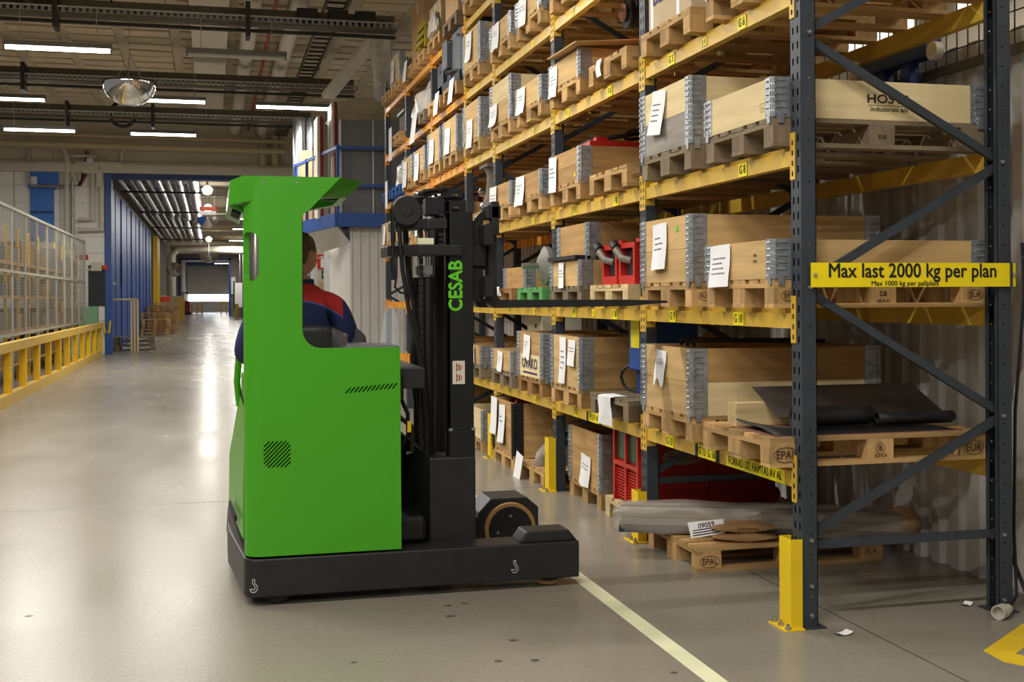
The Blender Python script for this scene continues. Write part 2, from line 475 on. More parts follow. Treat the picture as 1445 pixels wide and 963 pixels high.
# ---- ceiling of the hall: slab, boards, ribs
CZ = 6.95
b = MB(); b.box(-14, 14, -9, 36.6, CZ, CZ + 0.3)
ceil = struct(b.build('ceiling', 'ceiling_dark'), 'dark roof slab above rows of pale boards')
bm_board = MB().box(-0.43, 0.43, -0.255, 0.255, -0.03, 0.03).mesh('ceiling_board', ['ceiling_board'])
cols = [-6.55 + 1.07 * i for i in range(12)]
for ci, cx_ in enumerate(cols):
    for r_ in range(26):
        y_ = 20.0 + r_ * 0.64
        if cx_ < -0.17 * y_ - 0.6 or cx_ > 0.16 * y_ + 1.2: continue
        put('ceiling_board', bm_board, ceil, (cx_ + random.uniform(-0.01, 0.01), y_, CZ - 0.05 - random.random() * 0.025), (random.uniform(-0.02, 0.02), random.uniform(-0.012, 0.012), 0))
# the unseen and raking part of the boarding, one mesh
b = MB()
for ix in range(26):
    for iy in range(44):
        x_, y_ = -13.0 + 1.07 * ix, -8 + iy * 0.64
        if y_ > 19.5 and -8 < x_ < 5.75: continue
        b.box(x_ - 0.43, x_ + 0.43, y_ - 0.255, y_ + 0.255, CZ - 0.08, CZ - 0.02)
o = b.build('ceiling_boarding', 'ceiling_board', ceil); o['kind'] = 'stuff'
for i in range(13):
    x_ = -7.08 + 1.07 * i
    b = MB(); b.box(x_ - 0.1, x_ + 0.1, 13, 36.4, CZ - 0.09, CZ - 0.005)
    b.build('ceiling_rib', 'ceiling_rib', ceil)

def run(name, pts, r, m, label, cat='pipe', n=10, group=None):
    q = MB(); q.tube(pts, r, n)
    return tag(q.build(name, m, smooth=True), label, cat, group)
# flat white ducts and round pipes running along the hall under the boards
t = thing('air_duct', 'flat white air duct running along the ceiling in sections', 'duct', (0, 13, 6.55))
for y in range(0, 20, 4):
    boxo('duct_section', (0, y + 1.985, 0.09), (0.66, 3.96, 0.17), 'duct_white', t)
    boxo('flange', (0, y + 3.98, 0.09), (0.7, 0.05, 0.21), 'lamp_housing', t)
run('ceiling_pipe', [(0.72, 13, 6.6), (0.72, 36, 6.6)], 0.15, 'duct_white', 'thick white insulated pipe beside the flat ceiling duct')
run('ceiling_pipe', [(1.48, 13, 6.6), (1.48, 36, 6.6)], 0.15, 'duct_white', 'second white insulated pipe further from the flat ceiling duct')
run('ceiling_pipe', [(1.1, 13, 6.62), (1.1, 36, 6.62)], 0.035, 'pipe_red', 'thin red pipe between two white ceiling pipes')
t = thing('cable_ladder', 'grey cable ladder with rungs running along the ceiling', 'cable ladder', (2.05, 13, 6.5))
for sx in (-0.17, 0.17): boxo('side_rail', (sx, 11.5, 0), (0.03, 23, 0.09), 'tray', t)
for k in range(58): boxo('rung', (0, 0.3 + k * 0.4, 0), (0.32, 0.06, 0.03), 'tray_dark', t)
run('ceiling_pipe', [(3.1, 22.0, 6.9), (3.1, 22.0, 6.2), (3.25, 22.6, 5.85), (3.4, 24, 5.8)], 0.2, 'film_milky', 'wide plastic-wrapped pipe bend above the far rack', n=14)
run('ceiling_pipe', [(2.5, 26, 5.5), (2.9, 26, 5.2), (3.7, 26, 5.2)], 0.11, 'alu_duct', 'short silver pipe elbow above the grey cabinets')
t = tag(MB().bar((2.35, 24.5, 5.75), (3.2, 22.6, 6.75), 0.28, 0.1).build('ceiling_strut', 'duct_white'), 'slanted white flat strut under the ceiling', 'strut')
# cable trays and beams across the hall
def tray(y, z, label, h=0.16, w=0.34, x0=-8, x1=3.0, clamps=()):
    t = thing('cable_tray', label, 'cable tray', (x0, y, z)); Lx = x1 - x0
    boxo('upper_beam', (Lx / 2, 0.1, 0.2), (Lx, 0.16, 0.18), 'tray', t)
    boxo('tray_channel', (Lx / 2, -0.1, 0.0), (Lx, w, 0.02), 'tray', t)
    bb = MB()
    k = 0.0
    while k < Lx: bb.box(k, k + 0.05, -0.1 - w / 2 - 0.012, -0.1 - w / 2, 0.015, 0.085); k += 0.1
    o = bb.build('perforated_edge', 'lamp_housing', t); o['kind'] = 'stuff'
    boxo('tray_lip', (Lx / 2, -0.1 - w / 2, 0.1), (Lx, 0.02, 0.025), 'steel', t)
    boxo('bottom_rail', (Lx / 2, -0.06, -0.09), (Lx, 0.07, 0.05), 'tray_dark', t)
    for cxx in clamps: boxo('hanger', (cxx - x0, -0.12, 0.05), (0.07, 0.4, 0.55), 'tray_dark', t)
    return t
tray(19.6, 6.02, 'brown cable tray crossing the ceiling above the first lamps', clamps=(-2.3, 0.6))
tray(25.4, 6.0, 'brown cable tray crossing the ceiling behind the dome mirror', clamps=(-3.6,))
tray(29.2, 5.86, 'brown cable tray crossing the ceiling above the last lamps', x1=2.4, clamps=(-1.3, -3.2))
for xj, lab in ((-2.95, 'first green junction box on the nearest ceiling tray from the wall side'), (-2.45, 'wide green junction box on the ceiling tray beside a black loop'),
                (1.55, 'green junction box on the ceiling tray above the cable ladder'), (2.05, 'middle green junction box near the plastic-wrapped pipe'), (2.5, 'last green junction box toward the rack on the tray')):
    q = MB(); q.box(-0.17, 0.17, -0.06, 0.0, -0.12, 0.12); q.box(-0.15, 0.15, -0.085, -0.06, -0.1, 0.1)
    tag(q.build('junction_box', 'tray_dark', loc=(xj, 19.56, 6.22), bevel=0.01), lab, 'junction box')
q = MB(); q.tube([(-1.9 + 0.42 * math.cos(a), 19.45, 6.25 + 0.32 * math.sin(a)) for a in [PI * k / 12 for k in range(13)]], 0.018, 6)
tag(q.build('cable_loop', 'hose', smooth=True), 'black cable arched over the ceiling tray', 'cable')
q = MB(); q.lathe([(0.29, -0.04), (0.33, 0), (0.29, 0.04), (0.25, 0), (0.29, -0.04)], 28, origin=(-2.0, 29.44, 5.99), axis='y')
tag(q.build('cable_coil', 'hose', smooth=True), 'coiled black cable standing behind the last ceiling tray', 'cable')

# ---- fluorescent lamps
def lamp(x, y, z, lit, label, L=1.5, wires=True):
    t = thing('ceiling_lamp', label, 'lamp', (x, y, z), group='fluorescent lamps under the ceiling')
    q = MB(); q.prism([(-0.09, 0.02), (0.09, 0.02), (0.05, 0.1), (-0.05, 0.1)], -L / 2 - 0.03, L / 2 + 0.03, 'yz')
    q.build('housing', 'lamp_housing', t)
    q = MB(); q.cyl((-L / 2, 0, 0), (L / 2, 0, 0), 0.035, 10); q.build('tube', 'tube_lit' if lit else 'tube_off', t, smooth=True)
    for sx in (-1, 1): boxo('end_cap', (sx * (L / 2 + 0.015), 0, 0.01), (0.03, 0.08, 0.09), 'lamp_housing', t)
    if wires:
        for sx in (-0.55, 0.55):
            q = MB(); q.cyl((sx, 0, 0.1), (sx, 0, 0.62), 0.006, 5); q.build('suspension_wire', 'steel', t)
    if lit:
        ld = bpy.data.lights.new('tube_light', 'AREA'); ld.shape = 'RECTANGLE'; ld.size = L; ld.size_y = 0.16
        ld.energy = LAMP_W; ld.color = LAMP_COL; ld.spread = PI
        lo = bpy.data.objects.new('tube_light', ld); COL.objects.link(lo); lo.parent = t; lo.location = (0, 0, -0.045)
    return t
lamp(-2.23, 19.14, 5.42, True, 'lit fluorescent lamp under the first ceiling tray')
lamp(0.42, 19.3, 5.46, False, 'unlit grey fluorescent lamp beside the flat ceiling duct')
lamp(-4.05, 26.0, 5.72, True, 'lit fluorescent lamp cut off by the photo edge above the blue wall panel')
lamp(-0.85, 25.2, 5.66, True, 'lit fluorescent lamp partly behind the dome mirror')
lamp(1.7, 25.4, 5.64, True, 'lit fluorescent lamp above the silver ducts')
lamp(-3.75, 28.7, 5.46, True, 'low lit fluorescent lamp above the caged shelving')
lamp(-1.08, 29.6, 5.56, True, 'low lit fluorescent lamp above the corridor opening')
for y in (-3.5, 2.5, 8.5, 14.0):
    for x in (-4.9, -2.2, 0.4):
        lamp(x, y, 5.42, True, 'lit fluorescent lamp overhead outside the picture', wires=False)

# ---- end wall with the corridor opening
WY = 36.4
def wallbox(name, x0, x1, y0, y1, z0, z1, m, label=None, parent=None):
    q = MB(); q.box(x0, x1, y0, y1, z0, z1)
    o = q.build(name, m, parent)
    return struct(o, label) if parent is None else o
w = wallbox('wall_back', -14, -2.98, WY + 0.02, WY + 0.4, 0, 3.3, 'corridor_grey', 'white block wall beside the corridor opening')
bk = MB().box(-0.6, 0.6, -0.02, 0.02, -0.24, 0.24).mesh('wall_block', ['white_block'])
for r_ in range(11):
    for k in range(4):
        x_ = -3.6 - k * 1.24 + (0.0 if r_ % 2 else -0.0)
        put('wall_block', bk, w, (x_, WY + 0.005, 0.25 + r_ * 0.49))
wallbox('wall_back_upper', -14, -2.98, WY + 0.02, WY + 0.4, 3.3, CZ, 'wall_cream', 'cream upper end wall above the block wall')
wallbox('wall_back_lintel', -2.98, 9, WY + 0.0, WY + 0.4, 5.25, CZ, 'wall_cream', 'cream wall above the corridor opening')
wallbox('wall_back_side', 2.45, 9, WY + 0.0, WY + 0.4, 0, 5.25, 'wall_cream', 'cream wall on the rack side of the opening')
q = MB(); q.box(-8, 2.6, WY - 0.3, WY, 5.28, 5.52); q.box(-8, 2.6, WY - 0.16, WY, 5.52, 5.6)
struct(q.build('beam_lintel', 'duct_white'), 'long pale beam above the corridor opening')
wallbox('trim_1', -2.98, -2.8, WY - 0.12, WY + 0.45, 0, 5.25, 'blue_paint', 'blue steel column at the corridor opening')
wallbox('trim_2', -2.98, 2.5, WY - 0.06, WY + 0.4, 5.14, 5.28, 'blue_deep', 'dark blue steel edge above the corridor opening')
wallbox('trim_3', 2.32, 2.5, WY - 0.12, WY + 0.45, 0, 5.25, 'blue_paint', 'blue steel column on the rack side of the opening')
# cream cladding panels high on the wall
for i, (xa, xb) in enumerate(((-6.3, -5.08), (-5.06, -4.4), (-4.38, -3.75), (-3.73, -2.9))):
    q = MB(); q.box(xa, xb, WY - 0.03, WY + 0.02, 5.62, 6.5)
    struct(q.build('wall_panel', 'wall_cream'), 'smooth cream cladding panel high on the end wall')
run('wall_pipe', [(-8, WY - 0.5, 6.05), (2.2, WY - 0.5, 6.0)], 0.1, 'pipe_cream', 'long cream pipe across the end wall')
run('wall_pipe', [(-8, WY - 0.35, 6.35), (2.2, WY - 0.35, 6.3)], 0.07, 'pipe_cream', 'thinner cream pipe above the long one on the end wall')
for x_, w_ in ((1.55, 'first'), (1.9, 'second')):
    run('wall_pipe', [(x_, WY - 0.2, 5.6), (x_, WY - 0.2, 6.5)], 0.11, 'pipe_cream', w_ + ' upright cream pipe stub over the opening counted from the truck', group='upright pipe stubs over the opening')
# blue wall cabinet with a slanted lower edge
t = thing('wall_panel_blue', 'bright blue steel panel with white notice on the end wall', 'panel', (-4.67, WY, 3.3))
q = MB(); q.prism([(-0.34, 0), (0.3, 0), (0.3, 1.45), (0.42, 1.6), (0.42, 2.0), (-0.4, 2.0), (-0.4, 1.55), (-0.34, 1.45)], -0.12, -0.01, 'xz'); q.build('panel_sheet', 'blue_bright', t)
boxo('dark_band', (-0.02, -0.125, 0.82), (0.62, 0.02, 0.07), 'blue_deep', t)
boxo('notice', (-0.26, -0.13, 1.72), (0.22, 0.01, 0.24), 'paper', t)
# pipes and valves on the block wall
def zpipe(pts, r, m, label): return run('wall_pipe', [(x, WY - 0.25, z) for x, z in pts], r, m, label, n=8)
zpipe([(-5.02, 6.1), (-5.02, 4.95), (-4.95, 4.86), (-3.85, 4.86)], 0.05, 'steel', 'thin steel pipe bending along the blue wall panel')
zpipe([(-3.85, 5.05), (-3.85, 3.3), (-3.75, 3.05)], 0.045, 'steel', 'thin steel pipe dropping down the block wall')
zpipe([(-3.72, 3.62), (-3.05, 3.62), (-3.05, 5.0)], 0.07, 'duct_white', 'outer white insulated pipe bend on the wall')
zpipe([(-3.7, 3.92), (-3.3, 3.92), (-3.3, 4.9), (-3.3, 5.3)], 0.06, 'duct_white', 'inner white insulated pipe bend on the wall')
zpipe([(-4.0, 3.1), (-4.0, 5.75), (-3.2, 5.75)], 0.07, 'duct_white', 'white pipe climbing the wall and turning above the valves')
zpipe([(-3.75, 5.55), (-2.5, 5.55), (-2.5, 5.85), (-2.35, 6.1)], 0.06, 'duct_white', 'white pipe leaving the valves over the opening')
zpipe([(-4.2, 6.1), (-4.05, 5.9), (-3.85, 5.3), (-3.72, 4.92)], 0.07, 'wall_cream', 'thick cream hose curving down to the wall valves')
zpipe([(-3.45, 5.9), (-3.5, 5.2), (-3.66, 4.9)], 0.05, 'pipe_red', 'red hose hanging down to the wall valves')
t = thing('wall_valve', 'grey valve box with red and black hoses on the wall', 'valve', (-3.35, WY - 0.3, 5.2))
boxo('valve_body', (0, 0, 0.2), (0.42, 0.2, 0.32), 'duct_white', t); boxo('valve_stem', (0.25, 0, -0.1), (0.16, 0.16, 0.5), 'duct_white', t)
q = MB(); q.tube([(-0.2, -0.02, 0.1), (-0.25, 0, -0.2), (-0.34, 0, -0.32)], 0.035, 6); q.build('hose', 'hose', t)
q = MB(); q.lathe([(0.0, -0.04), (0.1, -0.04), (0.1, 0.02), (0, 0.02)], 12, axis='y', origin=(0.0, -0.12, 0.4)); q.build('dial', 'steel', t)
tag(boxo('alarm_sign', (-3.62, WY - 0.06, 2.83), (0.34, 0.02, 0.14), 'sign_red'), 'small red sign beside the wall alarm box', 'sign')
t = thing('alarm_box', 'white alarm box with orange beacon on the block wall', 'alarm', (-3.22, WY - 0.05, 2.45))
boxo('case', (0, -0.04, 0.1), (0.3, 0.12, 0.26), 'cream_cabinet', t, bevel=0.015)
q = MB(); q.lathe([(0, -0.1), (0.07, -0.07), (0.08, 0), (0.06, 0.04)], 12, axis='y', origin=(0.24, -0.03, 0.08)); q.build('beacon', 'orange_red', t, smooth=True)
t = thing('notice_board', 'dark grey notice board with small white lettering', 'board', (-3.2, WY - 0.04, 1.41))
boxo('panel', (0, 0, 0.59), (0.5, 0.03, 1.18), 'board_black', t)
vs, fs = text_geo('gate', 0.1, 0, 0.01, align='LEFT'); q = MB(); q.add(frame_pts(vs, (-0.24, -0.018, 1.08), (1, 0, 0), (0, 0, 1)), fs); q.build('lettering', 'sign_white', t)
t = thing('green_locker', 'pale green metal locker behind the end of the cage', 'locker', (-3.42, WY - 0.3, 0.55))
boxo('leg_frame', (0, 0, -0.275), (0.44, 0.34, 0.55), 'green_cabinet', t); boxo('body', (0, 0, 0.42), (0.5, 0.4, 0.84), 'green_cabinet', t); boxo('door', (0, -0.205, 0.42), (0.44, 0.012, 0.78), 'green_cabinet', t); boxo('lock', (0.16, -0.215, 0.42), (0.03, 0.01, 0.05), 'steel', t)
q = MB(); q.tube([(-3.05, WY - 0.1, 0.95), (-2.98, WY - 0.15, 0.62), (-2.88, WY - 0.14, 0.62), (-2.84, WY - 0.14, 0.98)], 0.03, 6)
tag(q.build('chain', 'guard_yellow', smooth=True), 'yellow and black chain hanging by the blue column', 'chain')

# ---- corridor beyond the opening
cor = wallbox('wall_corridor', -3.35, -3.05, WY + 0.4, 112, 0, 6.2, 'corridor_grey', 'grey wall along the far corridor')
pan = MB().box(-0.03, 0.03, -1.3, 1.3, 0, 5.0).mesh('sliding_panel', ['blue_paint'])
t = thing('sliding_door', 'tall blue sliding door of many panels along the corridor wall', 'door', (-3.0, WY + 0.6, 0))
for k in range(10): put('sliding_panel', pan, t, (0.0 if k % 2 else 0.02, 1.4 + k * 2.65, 0.02))
for k in range(10): boxo('panel_edge', (0.05, 0.08 + k * 2.65, 2.5), (0.04, 0.07, 5.0), 'blue_bright' if k == 0 else 'blue_deep', t)
boxo('grip_recess', (0.06, 5.3, 2.6), (0.03, 0.3, 1.1), 'hole', t); boxo('rail_strip', (0.06, 1.4, 2.1), (0.03, 2.3, 0.08), 'steel', t)
q = MB(); q.box(-2.98, -2.75, 66, 67, 0.0, 5.0); struct(q.build('trim_4', 'barrier_post'), 'yellow post along the corridor wall')
q = MB(); q.box(-2.98, -2.8, 69, 70, 0.0, 5.0); struct(q.build('trim_5', 'barrier_post'), 'second yellow post along the corridor wall')
run('corridor_pipe', [(-2.6, 84, 0), (-2.6, 84, 4.6), (-2.2, 84.5, 5.0), (2.2, 85, 5.0)], 0.28, 'duct_white', 'big white pipe climbing the corridor wall', n=12)
wallbox('wall_corridor_far', 2.5, 2.8, WY + 0.4, 112, 0, 6.2, 'corridor_grey', 'grey wall on the rack side of the far corridor')
q = MB(); q.box(-3.4, 2.9, WY + 0.4, 165, 6.1, 6.3); cc = struct(q.build('ceiling_corridor', 'ceiling_rib'), 'pale ribbed ceiling of the far corridor')
for k in range(15): boxo('rib', (-0.2, 40 + k * 5, 5.95), (6.1, 0.6, 0.32), 'ceiling_rib', cc)
for k, (x_, r_, z_) in enumerate(((-2.72, .07, 5.3), (-2.5, .08, 5.5), (-2.25, .09, 5.4), (-1.98, .08, 5.55), (-1.65, .1, 5.45), (-1.35, .08, 5.5), (-1.0, .15, 5.45), (-0.55, .19, 5.4))):
    words = ('first', 'second', 'third', 'fourth', 'fifth', 'sixth', 'seventh', 'eighth')[k]
    run('corridor_pipe', [(x_, 37.2, z_), (x_, 52 + k, z_), (x_ - 0.12, 53 + k, z_), (x_ - 0.12, 80, z_)], r_, 'alu_duct' if k > 2 else 'steel', words + ' silver pipe along the corridor ceiling counted from the blue door', n=10, group='silver pipes along the corridor ceiling')
for k, (y_, z_) in enumerate(((44, 5.55), (52, 5.5), (60, 5.4), (75, 5.3), (92, 5.2))):
    words = ('first', 'second', 'third', 'fourth', 'fifth')[k]
    t = thing('corridor_lamp', words + ' round bright lamp along the corridor ceiling', 'lamp', (-0.1, y_, z_), group='round corridor lamps')
    q = MB(); q.lathe([(0, -0.2), (0.14, -0.16), (0.2, 0), (0.1, 0.12), (0, 0.14)], 14); q.build('bulb', 'bulb_lit', t, smooth=True)
    q = MB(); q.cyl((0, 0, 0.14), (0, 0, 6.1 - z_), 0.04, 8); q.build('stem', 'steel', t)
    ld = bpy.data.lights.new('bulb_light', 'POINT'); ld.energy = 60; ld.color = LAMP_COL; ld.shadow_soft_size = 0.25
    lo = bpy.data.objects.new('bulb_light', ld); COL.objects.link(lo); lo.parent = t; lo.location = (0, 0, -0.5)
for k, y_ in enumerate((40, 46, 53, 61, 70, 84, 97, 108)):  # lamps added along one side to brighten the far corridor
    lp = lamp(2.0, y_, 5.62, True, ('first', 'second', 'third', 'fourth', 'fifth', 'sixth', 'seventh', 'eighth')[k] + ' added lit fluorescent lamp brightening the far corridor behind the truck')
    for ch in lp.children:
        if ch.type == 'LIGHT': ch.data.energy = 210
for k, y_ in enumerate((122, 138)):  # two more added lamps, lifting the dark end beyond the doorway
    lp = lamp(1.2, y_, 5.6, True, ('near', 'far')[k] + ' added lit fluorescent lamp brightening the loading bay behind the doorway')
    for ch in lp.children:
        if ch.type == 'LIGHT': ch.data.energy = 300
# corridor end wall with the second opening and roller door
for k, y_ in enumerate((41.5, 51, 62, 74)):
    t = thing('pipe_hanger', ('first', 'second', 'third', 'fourth')[k] + ' steel trapeze hanger under the corridor pipes', 'pipe hanger', (-1.6, y_, 5.14))
    boxo('cross_rail', (0, 0, 0.06), (2.6, 0.08, 0.06), 'tray_dark', t)
    for sx in (-1.25, 1.25): boxo('rod', (sx, 0, 0.5), (0.03, 0.03, 0.86), 'steel', t)
wallbox('wall_far_one', -3.4, -2.75, 112, 112.4, 0, 6.2, 'corridor_grey', 'grey end wall beside the far doorway')
wallbox('wall_far_two', 1.75, 9, 112, 112.4, 0, 6.2, 'corridor_grey', 'grey end wall on the other side of the far doorway')
wallbox('wall_far_three', -2.75, 1.75, 112, 112.4, 5.3, 6.2, 'corridor_grey', 'grey end wall above the far doorway')
wallbox('trim_6', -2.8, -2.6, 111.9, 112.5, 0, 5.3, 'blue_deep', 'blue edge of the far doorway')
wallbox('trim_7', 1.6, 1.8, 111.9, 112.5, 0, 5.3, 'blue_paint', 'blue edge on the other side of the far doorway')
wallbox('trim_8', -2.8, 1.8, 111.9, 112.5, 5.15, 5.35, 'blue_deep', 'blue edge above the far doorway')
wallbox('wall_loading_one', -3.2, -2.9, 112.4, 150, 0, 6.2, 'corridor_grey', 'loading bay side wall')
wallbox('wall_loading_two', 2.3, 2.6, 112.4, 150, 0, 6.2, 'wall_cream', 'pale loading bay side wall')
wallbox('trim_9', -2.9, 2.3, 149.4, 149.8, 5.7, 6.3, 'blue_paint', 'blue beam above the roller door')
t = struct(bpy.data.objects.new('door_1', None), 'grey roller door with a glazed band letting daylight in'); COL.objects.link(t)
t.location = (-0.3, 150, 0)
for z0, z1 in ((0.02, 0.498), (0.502, 0.998), (1.002, 1.295)): boxo('door_section', (0, 0, (z0 + z1) / 2), (5.0, 0.08, z1 - z0), 'roller_door', t)
for k in range(7): boxo('door_section', (0, 0, 2.16 + k * 0.52 + 0.26), (5.0, 0.08, 0.516), 'roller_door', t)
q = MB(); q.box(-2.5, 2.5, -0.02, 0.02, 1.3, 2.155); q.build('glazed_band', 'daylight', t)
wallbox('wall_loading_end_one', -4, -2.8, 150, 150.2, 0, 6.2, 'corridor_grey', 'wall beside the roller door')
wallbox('wall_loading_end_two', 2.2, 4, 150, 150.2, 0, 6.2, 'corridor_grey', 'wall on the other side of the roller door')
wallbox('wall_loading_end_three', -4, 4, 150, 150.2, 5.9, 6.3, 'corridor_grey', 'wall above the roller door')
# clutter in the corridor
t = thing('yellow_stand', 'small yellow stand beside the roller door', 'stand', (1.4, 135, 0))
for sx in (-0.3, 0.3): boxo('post', (sx, 0, 0.55), (0.16, 0.16, 1.1), 'barrier_post', t)
boxo('crossbar', (0, 0, 1.1), (0.76, 0.16, 0.2), 'barrier_post', t)
t = thing('forklift', 'small dark red forklift far down the corridor', 'forklift', (-2.3, 118, 0))
boxo('body', (0, 0, 0.8), (0.7, 1.4, 1.2), 'red_dark', t, bevel=0.05); boxo('guard', (-0.1, 0, 2.2), (0.5, 1.1, 0.12), 'board_black', t)
for sx in (-0.3, 0.15): boxo('post', (sx, 0.4, 1.7), (0.08, 0.08, 1.1), 'board_black', t); boxo('post', (sx, -0.4, 1.7), (0.08, 0.08, 1.1), 'board_black', t)
boxo('chassis', (0, 0, 0.2), (0.9, 1.6, 0.3), 'board_black', t)
t = thing('red_cart', 'orange-red cart beside the pallet stacks in the corridor', 'cart', (-2.55, 71, 0))
boxo('base', (0, 0, 0.4), (0.7, 1.2, 0.4), 'orange_red', t); boxo('wheel_frame', (0, 0, 0.1), (0.5, 0.9, 0.2), 'board_black', t); boxo('mast', (-0.1, 0.3, 1.2), (0.4, 0.4, 1.2), 'cream_cabinet', t); boxo('bracket', (0, 0.2, 1.6), (0.55, 0.5, 0.3), 'orange_red', t)
t = thing('yellow_cabinet', 'yellow and beige cabinet behind the red cart', 'cabinet', (-2.3, 80, 0))
boxo('body', (0, 0, 0.9), (0.9, 0.8, 1.8), 'cream_cabinet', t); boxo('door', (0.35, -0.42, 0.95), (0.6, 0.05, 1.5), 'barrier', t)
t = thing('corridor_cabinet', 'white cabinet with yellow rail on the corridor side near the truck', 'cabinet', (2.2, 100, 0))
boxo('body', (0, 0, 1.9), (0.6, 1.4, 2.0), 'sign_white', t); boxo('frame', (-0.36, -0.72, 1.9), (0.12, 0.06, 2.3), 'board_black', t); boxo('rail', (-0.2, -3, 0.6), (0.2, 4, 1.2), 'barrier', t)
# wall board with colour labels on the far wall
q = MB(); q.box(1.82, 2.2, 111.8, 111.9, 2.0, 3.6); tag(q.build('wall_notice', 'sign_white'), 'white notice with coloured labels by the far doorway', 'notice')
# leaning frame by the blue column
t = thing('timber_trestle', 'light timber trestle standing by the blue sliding door', 'trestle', (-2.65, 38.2, 0))
for sx in (0.0, 0.1, 0.2): boxo('upright', (0.28 + sx * 0.9, 0, 0.8), (0.06, 0.06, 1.6), 'light_z', t)
boxo('rail', (0.05, 0, 1.6), (0.75, 0.06, 0.06), 'light_x', t)

# ---- yellow barrier and mesh cage along the hall
t = thing('floor_barrier', 'long yellow steel floor barrier along the caged shelving', 'barrier', (-3.0, 10.0, 0))
boxo('bottom_rail', (0, 12.4, 0.09), (0.12, 24.8, 0.18), 'barrier', t)
boxo('top_rail', (0, 12.4, 0.88), (0.12, 24.8, 0.14), 'barrier', t)
k = 0.1
while k < 24.8:
    boxo('post', (0, k, 0.49), (0.1, 0.16, 0.64), 'barrier_post', t); k += 1.54
t = thing('mesh_cage', 'cream wire mesh fence with slim posts above the yellow barrier', 'fence', (-3.4, 10.0, 0))
pan = MB(); PW, Z0, Z1 = 1.55, 0.98, 3.22
for k in range(int((Z1 - Z0) / 0.06)):
    z_ = Z0 + 0.04 + k * 0.06; pan.box(-0.003, 0.003, 0, PW, z_ - 0.0025, z_ + 0.0025)
for k in range(1, 13):
    pan.box(-0.003, 0.003, k * PW / 13 - 0.003, k * PW / 13 + 0.003, Z0, Z1)
pm = pan.mesh('mesh_panel', ['fence_wire'])
for k in range(16):
    o = put('mesh_panel', pm, t, (0, k * PW, 0)); o['kind'] = 'stuff'
    boxo('post', (0, k * PW, 1.62), (0.04, 0.04, 3.24), 'fence_cream', t)
    for zz in (0.98, 2.1, 3.22): boxo('rail', (0, k * PW + PW / 2, zz), (0.04, PW, 0.05), 'fence_cream', t)
boxo('post', (0, 16 * PW, 1.62), (0.05, 0.05, 3.24), 'fence_cream', t)
# small-parts shelving behind the mesh
t = thing('parts_shelving', 'long yellow-posted shelving full of small parts behind the mesh', 'shelving', (-4.0, 12, 0))
for k in range(17):
    boxo('post', (0.3, k * 1.45, 1.5), (0.05, 0.07, 3.0), 'barrier_post', t)
for zz in (0.35, 1.0, 1.65, 2.3):
    boxo('shelf', (-0.1, 11.6, zz), (0.9, 23.4, 0.05), 'brown_y', t)
n = 0
for zz, hmax in ((0.4, 0.42), (1.03, 0.42), (1.68, 0.42), (2.33, 0.5)):
    y_ = 19.3
    while y_ < 35.2:
        d_ = random.uniform(0.5, 0.95); h_ = random.uniform(0.25, hmax)
        m_ = random.choice(['greypallet_y', 'tarp', 'brownpallet_y', 'tarp_dark', 'machine_grey', 'brownpallet_y', 'grey_cabinet', 'board_black'])
        q = boxo('parts_bin', (-3.98, y_ + d_ / 2, zz + h_ / 2 - 0.0), (0.6, round(d_ * 20) / 20 - 0.05, round(h_ * 20) / 20), m_)
        q.location.z = zz + round(h_ * 20) / 40 - 0.004
        look = {'greypallet_y': 'grey-brown wooden', 'brownpallet_y': 'brown wooden', 'tarp': 'dusty beige', 'tarp_dark': 'dark grey-brown', 'machine_grey': 'blue-grey metal', 'grey_cabinet': 'grey metal', 'board_black': 'black'}[m_]
        shelf_word = {0.4: 'lowest shelf', 1.03: 'second shelf', 1.68: 'third shelf', 2.33: 'top shelf'}[zz]
        tag(q, look + ' bin on the ' + shelf_word + ' behind the wire mesh', 'bin', 'bins behind the wire mesh')
        y_ += round(d_ * 20) / 20 + random.uniform(0.02, 0.25)
# ---- dome mirror
t = thing('dome_mirror', 'half-dome convex mirror hanging over the aisle', 'mirror', (-1.38, 22, 5.03))
q = MB(); q.lathe([(0.0, 0.0)] + [(0.46 * math.sin(a), 0.41 - 0.41 * math.cos(a)) for a in [PI / 2 * k / 12 for k in range(1, 13)]], 36); q.build('dome', 'mirror_dome', t, smooth=True)
q = MB(); q.lathe([(0.455, 0.405), (0.48, 0.41), (0.48, 0.43), (0.455, 0.435)], 36); q.build('rim', 'tray_dark', t, smooth=True)
q = MB(); q.lathe([(0, 0.432), (0.457, 0.432)], 36); q.build('back_plate', 'tray_dark', t)
for a in (0.5, 2.6, 4.7):
    q = MB(); q.cyl((0.3 * math.cos(a), 0.3 * math.sin(a), 0.43), (0, 0, 0.95), 0.006, 5); q.build('hanging_wire', 'steel', t)
q = MB(); q.cyl((0, 0, 0.95), (0, 0, 1.85), 0.006, 5); q.build('hanging_wire', 'steel', t)
